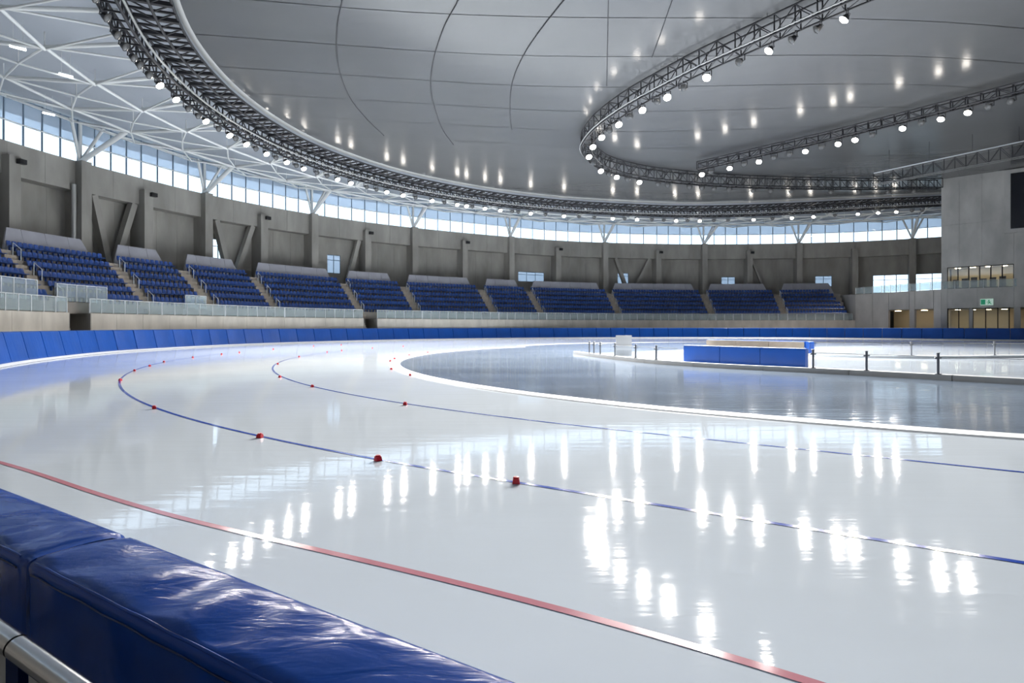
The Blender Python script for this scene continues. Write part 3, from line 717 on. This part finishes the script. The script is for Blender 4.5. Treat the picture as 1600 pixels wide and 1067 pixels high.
boxtruss('light_bar_truss', BARTRUSS, 0, BARTRUSS.L, 'straight dark lighting truss running to the right edge below the ceiling', -1.55, -.75, .8, 1.1)
for k, (t, z) in enumerate(((3.5, 0), (9.5, 0), (16, 0), (27, 0), (38, 0), (52, 0), (66, 0))):
    p = rp(t, -.5, -.25, INNER)
    hc = MB().sweep([p, ceil3(Vector((p.x, p.y)), 0.02)], .02, 6).build('hanger_cable', 'steel_dark', label=f'thin dark hanger cable of the inner ring truss, {nth(k+1)} from the right end', cat='cable', group='truss hanger cables')

# floodlights
def lamp_parts():
    h = MB(); h.lathe([(0, .02), (.12, .02), (.17, -.04), (.235, -.22), (.25, -.30), (.24, -.31)], 12)
    for k in range(4): h.box(-.19, .19, -.012 + (k - 1.5) * .07, .012 + (k - 1.5) * .07, 0, .09)
    y = MB(); y.beam((-.30, 0, -.12), (-.30, 0, .30), .03, .06); y.beam((.30, 0, -.12), (.30, 0, .30), .03, .06); y.beam((-.30, 0, .30), (.30, 0, .30), .06, .03); y.tube((0, 0, .3), (0, 0, .45), .03, 6); y.beam((-.3, 0, -.12), (.3, 0, -.12), .03, .03)
    l = MB(); l.lathe([(.25, -.29), (.28, -.30), (.28, -.33), (.21, -.39), (0.001, -.42)], 12)
    return h.mesh('housing', 'steel_dark', False), y.mesh('yoke', 'steel_dark'), l.mesh('lens', 'lens_lit', True), (lambda: None)
HOUS, YOKE, LENS, _ = lamp_parts()
LENSD = LENS.copy(); LENSD.materials.clear(); LENSD.materials.append(MAT['lens_dim'])
def floodlight(path, t, off, dz, lit, label, grp, scale=1.0):
    p = rp(t, off, dz, path); aim = Vector((12 - p.x, 38 - p.y)); aim.normalize()
    rot = Matrix.Rotation(math.atan2(aim.y, aim.x) - math.pi/2, 4, 'Z'); tilt = Matrix.Rotation(R(38 if lit else 55), 4, 'X')
    f = empty('floodlight', p, label=label, cat='floodlight', group=grp)
    B = Matrix.Translation(p) @ rot
    Sc = Matrix.Scale(scale, 4)
    if lit:
        ld = bpy.data.lights.new('beam', 'SPOT'); ld.energy = BEAM * (.68 if path is RING else 1.25); ld.spot_size = R(112); ld.spot_blend = 1.0; ld.shadow_soft_size = .2; ld.color = (1.0, .97, .93)
        lo = bpy.data.objects.new('beam', ld); COL.objects.link(lo); lo.parent = f; lo.matrix_parent_inverse = Matrix.Translation(p).inverted()
        lo.matrix_basis = B @ tilt @ Matrix.Translation((0, 0, -.66))
    link('yoke', YOKE, f, B @ Sc); hb = link('housing', HOUS, f, B @ tilt @ Sc)
    ln = link('lens', LENS if lit else LENSD, hb, B @ tilt @ Sc); ln.matrix_parent_inverse = (B @ tilt @ Sc).inverted()
def rs(x, y, path):
    return path.near(csurf(x, y, -2.0))
lit = [(245, 127), (268, 150), (318, 187), (350, 207), (381, 222), (414, 237), (446, 250), (475, 261), (529, 278), (548, 284), (600, 298), (626, 303), (673, 312), (710, 318), (726, 320), (755, 324), (781, 327), (828, 332), (880, 336),
       (957, 339), (998, 340), (1061, 342), (1098, 342), (1179, 341), (1237, 339), (1270, 338), (1338, 334), (1368, 333), (1400, 330)]
dim = [(148, -5), (160, 20), (172, 48), (185, 68), (197, 84), (210, 100), (226, 115), (287, 168), (302, 178), (335, 200), (365, 214), (398, 231), (430, 244), (460, 256), (494, 268), (510, 273), (570, 290), (585, 294), (648, 308), (690, 315), (738, 322),
       (800, 329), (812, 330), (850, 334), (905, 337), (930, 338), (976, 340), (1020, 341), (1040, 341), (1080, 342), (1117, 342), (1140, 342), (1210, 340), (1302, 336), (1430, 326), (1452, 324)]
for k, q in enumerate(lit): floodlight(RING, rs(*q, RING), 0, -2.0, True, f'glowing white floodlight under the outer ring truss, {nth(k+1)} from the left', 'lit floodlights of the outer ring', .95)
for k, q in enumerate(dim): floodlight(RING, rs(*q, RING), -.1, -2.0, False, f'dark tilted floodlight under the outer ring truss, {nth(k+1)} from the left', 'dark floodlights of the outer ring', .95)
for k, q in enumerate([(1317, 12), (1196, 67), (1098, 112), (1035, 147), (995, 168), (958, 192), (934, 211), (920, 228), (917, 243), (936, 266), (960, 276), (998, 283)]):
    floodlight(INNER, rs(*q, INNER), .2, -2.0, True, f'glowing floodlight under the inner ring truss, {nth(k+1)} along it from the top right', 'lit floodlights of the inner ring')
for k, q in enumerate([(1268, 30), (1232, 46), (1146, 87), (1062, 131), (1015, 156), (977, 180), (946, 200), (912, 255), (948, 272), (978, 280), (1026, 286), (1045, 288), (1075, 291), (1097, 292), (1117, 293), (1143, 294), (1180, 296), (1210, 296), (1240, 296), (1307, 296), (1350, 296), (1400, 295), (1440, 294)]):
    floodlight(INNER, rs(*q, INNER), .2, -2.0, False, f'dark floodlight under the inner ring truss, {nth(k+1)} along it from the top right', 'dark floodlights of the inner ring')
for k, q in enumerate([(1093, 270), (1141, 258), (1185, 247), (1260, 228), (1306, 218), (1335, 211), (1404, 191), (1467, 174), (1507, 164)]):
    floodlight(BARTRUSS, rs(*q, BARTRUSS), 0, -2.0, True, f'glowing floodlight under the straight lighting truss, {nth(k+1)} from its left end', 'lit floodlights of the straight truss')
for k, q in enumerate([(1112, 266), (1160, 254), (1210, 241), (1233, 236), (1282, 224), (1366, 203), (1432, 184), (1540, 156), (1572, 148)]):
    floodlight(BARTRUSS, rs(*q, BARTRUSS), 0, -2.0, False, f'dark floodlight under the straight lighting truss, {nth(k+1)} from its left end', 'dark floodlights of the straight truss')

# ------------------------------------------------------------------ concrete block on the right
A = Vector((62.6, 84.0)); EX = Vector((.718, -.695)); MX = Vector((.695, .718))     # along face / away from the ice
def bp(a, d, z): p = A + EX * a + MX * d; return Vector((p.x, p.y, z))
def bbox(m, a0, a1, d0, d1, z0, z1): return m.hexa([bp(a0, d0, z0), bp(a1, d0, z0), bp(a1, d1, z0), bp(a0, d1, z0)], [bp(a0, d0, z1), bp(a1, d0, z1), bp(a1, d1, z1), bp(a0, d1, z1)])
bk = empty('wall_block', bp(5, 0, 0), kind='structure', label='tall grey concrete block with lit rooms at the right', cat='wall')
ZTOP = 23.6; W0, W1 = .70, 8.0
# front in cast panels, openings for the upper room and the lobby
for (a0, a1, z0, z1) in [(0, .70, 0, 10.4), (0, 2.1, 10.4, 16.5), (2.1, 4.6, 10.4, 16.5), (4.6, 8.0, 10.4, 16.5), (0, 2.1, 16.5, ZTOP), (2.1, 4.6, 16.5, ZTOP), (4.6, 8.0, 16.5, ZTOP), (8.0, 22, 7.3, ZTOP), (.70, 4.1, 4.45, 7.3), (4.1, 8.0, 4.45, 7.3), (8.0, 22, 4.45, 7.3),
                         (8.0, 8.7, 0, 4.45), (12, 22, 0, 4.45)]:
    bbox(MB(), a0 + .01, a1 - .01, 0, .5, z0 + .01, z1 - .01).build('cast_panel', 'concrete_block', bk)
bbox(MB(), 0, .45, .5, 11, 0, ZTOP).build('side_wall', 'concrete_block', bk)
bbox(MB(), 0, 22, 8, 8.4, 0, ZTOP).build('back_wall', 'concrete_block', bk)
# upper lit room
for (a0, a1, d0, d1, z0, z1, nm, mt) in [(0.6, 8.3, 5, 5.2, 7.0, 10.7, 'room_wall', 'wall_room'), (.5, 8.3, .5, 5, 10.45, 10.55, 'room_ceiling', 'wall_room'), (.5, 8.3, .5, 5, 7.1, 7.3, 'room_floor', 'concrete_terrace'), (8.05, 8.25, .5, 5, 7.3, 10.5, 'room_wall', 'wall_room'),
                                         (.3, 12.5, 6, 6.2, -.02, 4.6, 'lobby_wall', 'wall_room'), (.3, 12.5, .5, 6, 4.3, 4.35, 'lobby_ceiling', 'wall_room'), (.3, 12.5, .0, 6, -.04, .04, 'lobby_floor', 'concrete_terrace'), (3.2, 3.6, .0, .5, 0, 4.35, 'pillar', 'concrete_block')]:
    bbox(MB(), a0, a1, d0, d1, z0, z1).build(nm, mt, bk)
for k in range(4):
    for zz, dd, nn in ((10.40, 2.6, 'room_light'), (4.26, 2.6, 'lobby_light')):
        bbox(MB(), 1.3 + k * 1.75, 1.9 + k * 1.75, dd, dd + .6, zz, zz + .05).build('downlight', 'room_lamp', bk)
w = empty('window_90', bp(4, .2, 7.3), kind='structure', label='row of tall panes of the lit upper room in the right block', cat='window')
ws = [W0 + (W1 - W0) * k / 6 for k in range(7)]
for a_ in ws: beam_obj('mullion', bp(a_, .2, 7.3), bp(a_, .2, 10.4), .1, .12, 'steel_dark', w)
for z_ in (7.35, 10.35): beam_obj('frame_rail', bp(W0, .2, z_), bp(W1, .2, z_), .1, .1, 'steel_dark', w)
for a_, b_ in zip(ws, ws[1:]): bbox(MB(), a_ + .06, b_ - .06, .19, .21, 7.4, 10.3).build('pane', 'glass_window', w)
w = empty('window_91', bp(4, .2, 0), kind='structure', label='lit lobby glazing at the foot of the right block', cat='window')
for a_ in (.75, 2.0, 3.2, 3.6, 5.0, 6.3, 7.5): beam_obj('mullion', bp(a_, .3, 0), bp(a_, .3, 4.45), .08, .1, 'steel_dark', w)
for a_, b_ in ((.75, 2.0), (2.0, 3.2), (3.6, 5.0), (5.0, 6.3), (6.3, 7.5)): bbox(MB(), a_ + .05, b_ - .05, .29, .31, 0.1, 4.3).build('pane', 'glass_window', w)
# furniture seen in the rooms
for k in range(6):
    a_ = 1.1 + k * 1.05; c = empty('office_cabinet', bp(a_, 2.2, 7.3), label=f'dark cabinet behind the upper room panes, {nth(k+1)} from the left', cat='cabinet', group='cabinets in the upper room')
    bbox(MB(), a_, a_ + .7, 2.0, 2.5, 7.3, 8.65 + .12 * (k % 3)).build('body', 'black_plastic', c); bbox(MB(), a_ - .03, a_ + .73, 1.97, 2.53, 8.65 + .12 * (k % 3), 8.7 + .12 * (k % 3)).build('top', 'steel_mid', c)
# exit sign
sg = empty('exit_sign', bp(5.1, 0, 4.9), label='small green and white running figure exit sign on the block', cat='sign')
bbox(MB(), 4.45, 5.85, -.12, -.01, 4.82, 5.72).build('plate', 'sign_white', sg)
bbox(MB(), 4.5, 5.0, -.14, -.12, 4.92, 5.62).build('arrow_field', 'sign_green', sg)
fg = MB()
for (a0, z0, a1, z1, w_) in ((5.35, 5.30, 5.45, 5.15, .12), (5.45, 5.15, 5.65, 4.98, .09), (5.42, 5.18, 5.25, 4.96, .09), (5.35, 5.32, 5.6, 5.25, .07), (5.33, 5.3, 5.15, 5.2, .07)): fg.beam(bp(a0, -.13, z0), bp(a1, -.13, z1), .03, w_)
fg.tube(bp(5.38, -.145, 5.46), bp(5.38, -.12, 5.46), .09, 10); fg.build('figure', 'sign_green', sg)
# scoreboard
sb = empty('scoreboard', bp(11, -.4, 14), label='large switched off black scoreboard on the right block', cat='scoreboard')
bbox(MB(), 7.0, 15.9, -.35, 0, 14.6, 23.2).build('surround', 'concrete_block', sb); bbox(MB(), 7.75, 15.4, -.5, -.3, 15.2, 22.6).build('screen', 'screen_black', sb); bbox(MB(), 7.68, 15.45, -.42, -.33, 15.13, 22.67).build('frame', 'black_plastic', sb)
bbox(MB(), 8.3, 9.1, -.25, 0.1, 7.3, 14.6).build('pier', 'concrete_block', bk)
# deck wall linking the stand to the block
J = WALL.off(SEND + .6, 9.9); K = WALL.off(SEND + .6, 1.0)
def seg(m, p, q, th, z0, z1, z1b=None):
    n = Vector((-(q - p).y, (q - p).x)).normalized() * th; z1b = z1 if z1b is None else z1b
    return m.hexa([(p.x, p.y, z0), (q.x, q.y, z0), (q.x + n.x, q.y + n.y, z0), (p.x + n.x, p.y + n.y, z0)], [(p.x, p.y, z1), (q.x, q.y, z1b), (q.x + n.x, q.y + n.y, z1b), (p.x + n.x, p.y + n.y, z1)])
dk = empty('wall_deck', (J.x, J.y, 0), kind='structure', label='grey concrete deck wall between the stand and the right block', cat='wall')
J0 = J.lerp(A, .04)
for f0, f1, z0 in ((0, .22, 0), (.22, .42, 0), (.42, .66, 4.45), (.66, .72, 0), (.72, .92, 4.45), (.92, 1, 0)):
    seg(MB(), J0.lerp(A, f0 + .002), J0.lerp(A, f1 - .002), .4, z0, 7.25).build('cast_panel', 'concrete_block', dk)
seg(MB(), K, J0, .35, 0, 7.6, 7.25).build('flank_wall', 'concrete_block', dk)
bk2 = Vector((MX.x, MX.y)) * 7
dm = MB(); far2 = [WALL.off(t, 0, 7.2) for t in WALL.rng(SEND + .6, SEND + 40, 3)]
dm.quad(*([Vector((J0.x, J0.y, 7.2)), Vector((A.x, A.y, 7.2)), Vector((A.x + MX.x * 9, A.y + MX.y * 9, 7.2))] + list(reversed(far2)))); dm.build('deck_floor', 'concrete_terrace', dk)
q0, q1 = J0.lerp(A, .4) + MX * 5, A + MX * 5
seg(MB(), q0, q1, .2, 0, 4.6).build('lobby_wall', 'wall_room', dk)
lm = MB(); lm.quad(*[(p.x, p.y, 4.38) for p in (J0.lerp(A, .38), A, A + MX * 5, J0.lerp(A, .38) + MX * 5)]); lm.build('lobby_ceiling', 'wall_room', dk)
for f in (.5, .8):
    p = J0.lerp(A, f) + MX * 2; MB().box(p.x - .3, p.x + .3, p.y - .3, p.y + .3, 4.3, 4.35).build('downlight', 'room_lamp', dk)
br = empty('deck_railing', (J0.x, J0.y, 7.25), label='glass railing along the concrete deck before the right block', cat='railing')
RP = [J0.lerp(A, f / 9) for f in range(10)] + [A + EX * k - MX * .05 for k in (1.6, 3.2, 4.8, 6.4, 8.0, 9.6, 11.2)]
for p, q in zip(RP, RP[1:]):
    p3, q3 = Vector((p.x, p.y, 7.25)), Vector((q.x, q.y, 7.25)); up = Vector((0, 0, 1.15))
    beam_obj('post', p3, p3 + up, .06, .06, 'steel_white', br); beam_obj('top_rail', p3 + up, q3 + up, .05, .05, 'steel_pale', br)
    e = (q3 - p3) * .05; nn = Vector((-(q3-p3).y, (q3-p3).x, 0)).normalized() * .01
    MB().hexa([p3+e-nn+up*.06, q3-e-nn+up*.06, q3-e+nn+up*.06, p3+e+nn+up*.06], [p3+e-nn+up*.94, q3-e-nn+up*.94, q3-e+nn+up*.94, p3+e+nn+up*.94]).build('glass_panel', 'glass_rail', br)
# fourth truss with a white cable across the front of the block
def sightp(x, y, t): return Vector(((x - 800) / 900 * t, t, 1.9 + (509.5 - y) / 900 * t))
G0, G1 = sightp(1365, 288, 70), sightp(1640, 236, 60); H0, H1 = sightp(1365, 272, 70), sightp(1640, 213, 60)
ft = empty('cable_truss', G0, label='dark lattice truss with a white cable before the concrete block', cat='truss')
side = Vector((.45, .6, 0))
for p, q in ((G0, G1), (H0, H1), (G0 + side, G1 + side), (H0 + side, H1 + side)): tube_obj('chord', p, q, .05, 'steel_mid', ft)
N_ = 16
for k in range(N_):
    f, g_ = k / N_, (k + 1) / N_
    beam_obj('strut', G0.lerp(G1, f), H0.lerp(H1, f), .06, .06, 'steel_dark', ft)
    a_, b_ = (G0.lerp(G1, f), H0.lerp(H1, g_)) if k % 2 else (H0.lerp(H1, f), G0.lerp(G1, g_))
    beam_obj('diagonal', a_, b_, .05, .05, 'steel_dark', ft); beam_obj('diagonal', a_ + side, b_ + side, .05, .05, 'steel_dark', ft)
tube_obj('white_cable', H0 + Vector((-.05, -.1, .08)), H1 + Vector((-.05, -.1, .08)), .05, 'steel_white', ft)
for f in (.1, .35, .6, .85):
    p = H0.lerp(H1, f) + side * .5; tube_obj('hanger', p, Vector((p.x, p.y, ceil(p.x, p.y))), .02, 'steel_dark', ft)

# ------------------------------------------------------------------ infield island
KERB = Path([(4.3, 39.2), (4.75, 37), (6.0, 32.6), (7.5, 28.6), (10, 25.4), (12.8, 22.9), (16.6, 18.7), (22, 13), (34, 2)], False, .5, 6)
im = MB(); im.quad(*[KERB.off(t, 0, .012) for t in KERB.rng(0, KERB.L, 1)] + [Vector(p) for p in ((60, 0, .012), (70, 40, .012), (45, 60, .012), (16, 48, .012))])
im.build('floor', 'ice_inner', kind='structure', label='pale ice of the fenced inner rink', cat='ice')
kb = empty('kerb', KERB.off(0, 0, 0), kind='structure', label='low grey kerb round the fenced inner rink', cat='kerb')
ks = KERB.rng(0, KERB.L, 3.2)
for u, v in zip(ks, ks[1:]):
    m = MB(); T = KERB.rng(u + .015, v - .015, .8)
    m.grid([[KERB.off(t, o, z) for t in T] for o, z in ((-.15, 0), (-.15, .17), (-.11, .2), (.14, .2), (.15, 0))]); m.build('kerb_stone', 'kerb', kb)
wb = Path([(15.8, 40.5), (19.5, 35.4), (24, 33.8), (29, 34.5), (36, 36), (50, 40)], False, .5, 10)
m = MB(); T = wb.rng(4, wb.L, .6); m.grid([[wb.off(t, o, z) for t in T] for o, z in ((-.15, 0.01), (-.15, .16), (.15, .16), (.15, .01))]); m.build('kerb', 'snow_white', kind='structure', label='low white kerb on the far side of the inner rink', cat='kerb')
POSTM = None
def post(p, h, lb, grp):
    e = empty('fence_post', p, label=lb, cat='post', group=grp)
    tube_obj('shaft', p, p + Vector((0, 0, h)), .045, 'steel_post', e); tube_obj('base_plate', p, p + Vector((0, 0, .03)), .10, 'steel_post', e)
    tube_obj('collar', p + Vector((-.11, 0, h - .17)), p + Vector((.11, 0, h - .17)), .035, 'steel_post', e); tube_obj('cap', p + Vector((0, 0, h - .01)), p + Vector((0, 0, h + .02)), .065, 'steel_post', e)
def kx(x):
    return min(KERB.rng(0, KERB.L, .05), key=lambda t: abs(800 + 900 * KERB.at(t).x / KERB.at(t).y - x))
fp = []
for k, x in enumerate((921, 928, 938, 961, 993, 1025)): fp.append(KERB.off(kx(x), .0, .2))
for k, p in enumerate(fp): post(p, .72, f'short dark fence post left of the blue barrier, {nth(k+1)} from the left', 'posts of the inner rink fence')
fp2 = [KERB.off(kx(x), 0, .2) for x in (1270, 1354, 1465)]
for k, p in enumerate(fp2): post(p, .74, ['dark fence post just right of the blue barrier', 'dark fence post in the near fence, middle of three', 'dark fence post in the near fence, the rightmost'][k], 'posts of the inner rink fence')
bp_ = [Vector((23.5, 33.9, .16)), Vector((28.9, 34.5, .16)), Vector((18.9, 35.9, .16))]
for k, p in enumerate(bp_[:2]): post(p, .8, ['dark post of the far fence, left of two', 'dark post of the far fence, right of two'][k], 'posts of the inner rink fence')
def fglass(p, q, h, lb):
    g_ = empty('fence_glazing', p, label=lb, cat='glass panel', group='fence glass panels'); n = Vector((-(q-p).y, (q-p).x, 0)).normalized() * .008; e = (q - p) * .02
    e = (q - p).normalized() * .06; up = Vector((0, 0, h)); lo = Vector((0, 0, .04))
    MB().hexa([p+e-n+lo, q-e-n+lo, q-e+n+lo, p+e+n+lo], [p+e-n+up, q-e-n+up, q-e+n+up, p+e+n+up]).build('pane', 'glass_fence', g_)
    beam_obj('edge_strip', p + e + up, q - e + up, .025, .02, 'steel_pale', g_)
for k, (p, q) in enumerate(zip(fp[2:], fp[3:] + [KERB.off(kx(1060), 0, .2)])): fglass(p, q, .62, f'clear fence pane left of the blue barrier, {nth(k+1)} from the left')
fglass(fp2[0], fp2[1], .62, 'clear fence pane right of the blue barrier'); fglass(fp2[1], fp2[2], .62, 'clear fence pane between the two rightmost near posts'); fglass(fp2[2], KERB.off(kx(1640), 0, .2), .62, 'clear fence pane running out of the right picture edge')
fglass(bp_[2], bp_[0], .7, 'clear pane of the far fence left of its posts'); fglass(bp_[0], bp_[1], .7, 'clear pane of the far fence between its posts'); fglass(bp_[1], Vector((36, 36, .16)), .7, 'clear pane of the far fence at the right picture edge')
# blue barriers of the players' bench
def barrier(p, q, h, th, lb, back, m0='vinyl_blue'):
    p = Vector(p); q = Vector(q); d = (q - p).normalized(); n = Vector((-d.y, d.x, 0)); b = empty('bench_barrier', p, label=lb, cat='barrier')
    L = (q - p).length
    for k in range(3):
        u, v = p + d * (L * k / 3 + .01), p + d * (L * (k + 1) / 3 - .01)
        m = MB(); r = .04; up = Vector((0, 0, 1)); s = []
        for o, z in ((0, .06), (-.02, .2), (-.02, h - .1), (0.01, h - .02), (r, h), (th - r, h), (th, h - .03), (th, .06)): s.append((o, z))
        m.grid([[w + n * o + up * z for o, z in s] for w in (u, v)]); i = len(m.v); m.f.append(tuple(range(len(s)))); m.f.append(tuple(reversed(range(len(s), 2 * len(s)))))
        m.build('pad', m0, b)
        if back: MB().hexa([u + n*back[0] + up*.06, v + n*back[0] + up*.06, v + n*back[1] + up*.06, u + n*back[1] + up*.06], [u + n*back[0] + up*(h-.02), v + n*back[0] + up*(h-.02), v + n*back[1] + up*(h-.02), u + n*back[1] + up*(h-.02)]).build('board', 'wood_beige', b)
        for w in (u.lerp(v, .2), u.lerp(v, .8)): MB().box(w.x + n.x*.1 - .05, w.x + n.x*.1 + .05, w.y + n.y*.1 - .05, w.y + n.y*.1 + .05, 0.012, .08).build('foot', 'steel_dark', b)
    return b
barrier((8.85, 29.7, 0), (12.75, 25.0, 0), .93, .22, 'long low blue padded barrier standing on the inner rink kerb', (.22, .27))
b2 = barrier((14.2, 42.0, 0), (18.6, 36.6, 0), .92, .22, 'blue barrier with beige inner boards behind the front one', (-.07, -.025))
barrier((18.75, 36.45, 0), (19.35, 36.9, 0), .92, .3, 'short blue padded end piece of the rear barrier', None)
bn = empty('bench', (15, 39.4, 0), label='dark bench in front of the beige boards', cat='bench')
P, Q = Vector((13.9, 41.3, .45)), Vector((16.9, 37.6, .45)); beam_obj('seat', P, Q, .35, .05, 'black_plastic', bn)
for f in (.05, .5, .95):
    p = P.lerp(Q, f); beam_obj('leg', Vector((p.x, p.y, .012)), Vector((p.x, p.y, .43)), .3, .05, 'black_plastic', bn)
gb = empty('notice_board', (6.95, 36.4, .01), label='grey two part board standing by the left fence end', cat='board')
for z0, z1 in ((.03, .66), (.69, 1.32)): MB().box(6.55, 7.55, 36.3, 36.36, z0, z1).build('panel', 'board_grey', gb)
MB().box(6.53, 7.57, 36.28, 36.38, .655, .695).build('rail', 'steel_pale', gb)
for x in (6.6, 7.5): MB().box(x - .02, x + .02, 36.36, 36.42, .012, 1.3).build('leg', 'steel_post', gb)

# ------------------------------------------------------------------ near navy pads, handrail
ND = Vector((.853, -.522, 0)); NN = Vector((.522, .853, 0)); NO = NN * .915      # along the pads / toward the ice
NA = -2.70                                                                      # station of the joint
def np_(u, v, z): return NO + ND * u + NN * v + Vector((0, 0, z))
def cushion(u0, u1, seed):
    rnd = random.Random(seed); W = .35; H0, H1 = .56, 1.0; m = MB(); nu = max(12, int((u1 - u0) / .03)); r = .03
    ring = []
    def arc(cv, cz, a0, a1, n): return [(cv + r * math.cos(R(a0 + (a1 - a0) * k / n)), cz + r * math.sin(R(a0 + (a1 - a0) * k / n))) for k in range(n + 1)]
    prof = arc(r, H0 + r, 270, 180, 4) + [(0, H0 + (H1 - H0) * k / 10) for k in range(2, 9)] + arc(r, H1 - r, 180, 90, 5) + [(W * k / 12, H1) for k in range(2, 11)] + arc(W - r, H1 - r, 90, 0, 5) + [(W, H1 - .15), (W, H0 + .1)] + arc(W - r, H0 + r, 0, -90, 4)
    ph = [(rnd.uniform(0, 6.28), rnd.uniform(4, 9), rnd.uniform(-14, 14), rnd.uniform(.0006, .0016)) for _ in range(7)]
    rows = []
    for i in range(nu + 1):
        u = u0 + (u1 - u0) * i / nu; e = min(u - u0, u1 - u); sh = max(0, 1 - e / .05); row = []
        for v, z in prof:
            dv, dz = v - W / 2, z - (H0 + H1) / 2
            k = 1 - .05 * sh * sh
            puff = .012 * math.sin(math.pi * min(1, max(0, v / W))) if z > H1 - .01 else 0
            wv = sum(a * math.sin(p + f * u * 3 + g_ * v) for p, f, g_, a in ph)
            zz = (H0 + H1) / 2 + dz * k; vv = W / 2 + dv * k
            if z > H1 - .04 and .03 < v < W - .03: zz += wv + puff
            if v < .02 and z < H1 - .05: vv += wv * 1.2 + .02 * math.sin(u * 7 + seed) * 0
            row.append(np_(u + .16 * vv, vv, zz))
        rows.append(row)
    m.grid(rows); n = len(prof)
    m.f.append(tuple(range(n))); k = nu * n; m.f.append(tuple(reversed(range(k, k + n))))
    return m
TJ = 0
JU = -2.785 + .0
def joint_u(x, y, z):
    t = 900 * (1.9 - z) / (y - 509.5); p = Vector(((x - 800) / 900 * t, t, 0)); return p.dot(ND)
JU = joint_u(58, 868, 1.0)
for k, (a_, b_, lb) in enumerate(((JU - 3.0, JU - .008, 'glossy navy vinyl cushion at the left picture edge beyond the joint'), (JU + .008, JU + 3.2, 'large glossy navy vinyl cushion filling the lower left corner'), (JU + 3.22, JU + 6.2, 'navy vinyl cushion running on below the picture edge'))):
    c = empty('barrier_cushion', np_((a_ + b_) / 2, .17, .0), label=lb, cat='cushion', group='near navy cushions')
    cushion(a_, b_, 3 + k).build('cover', 'vinyl_navy', c, True)
    for v, z, nm in ((.012, .992, 'piping'), (.340, .984, 'piping')): MB().sweep([np_(a_ + .06 + (b_ - a_ - .12) * i / 60, v + .0008 * math.sin(i * 1.3), z + .001 * math.sin(i * .9)) for i in range(61)], .006, 8).build(nm, 'vinyl_navy', c, True)
    MB().sweep([np_(a_ + .06 + (b_ - a_ - .12) * i / 60, -.004, .955 + .002 * math.sin(i)) for i in range(61)], .003, 5).build('stitching', 'vinyl_seam', c, True)
    m = MB(); m.hexa([np_(a_, .06, 0), np_(b_, .06, 0), np_(b_, .30, 0), np_(a_, .30, 0)], [np_(a_, .06, .56), np_(b_, .06, .56), np_(b_, .30, .56), np_(a_, .30, .56)]); m.build('board', 'board_pale', c)
HR = empty('handrail', np_(JU, -.17, 0), label='brushed steel handrail in front of the navy cushions', cat='handrail')
HZ = .868; HV = -.165
ju2 = joint_u(36, 1008, HZ)
for a_, b_ in ((ju2 - 3, ju2 - .006), (ju2 + .006, ju2 + 3.5)): MB().sweep([np_(a_ + (b_ - a_) * i / 6, HV, HZ) for i in range(7)], .036, 24).build('rail', 'steel_brushed', HR, True)
MB().sweep([np_(ju2 - .008, HV, HZ), np_(ju2 + .008, HV, HZ)], .033, 20).build('joint_ring', 'black_plastic', HR)
for u in (ju2 - 1.9, ju2 - .02, ju2 + 1.9): MB().box(-.02, .02, -.02, .02, 0, HZ + .06 - .03).build('post', 'vinyl_seam', HR).matrix_basis = Matrix.Translation(np_(u, HV + .005, -.06))
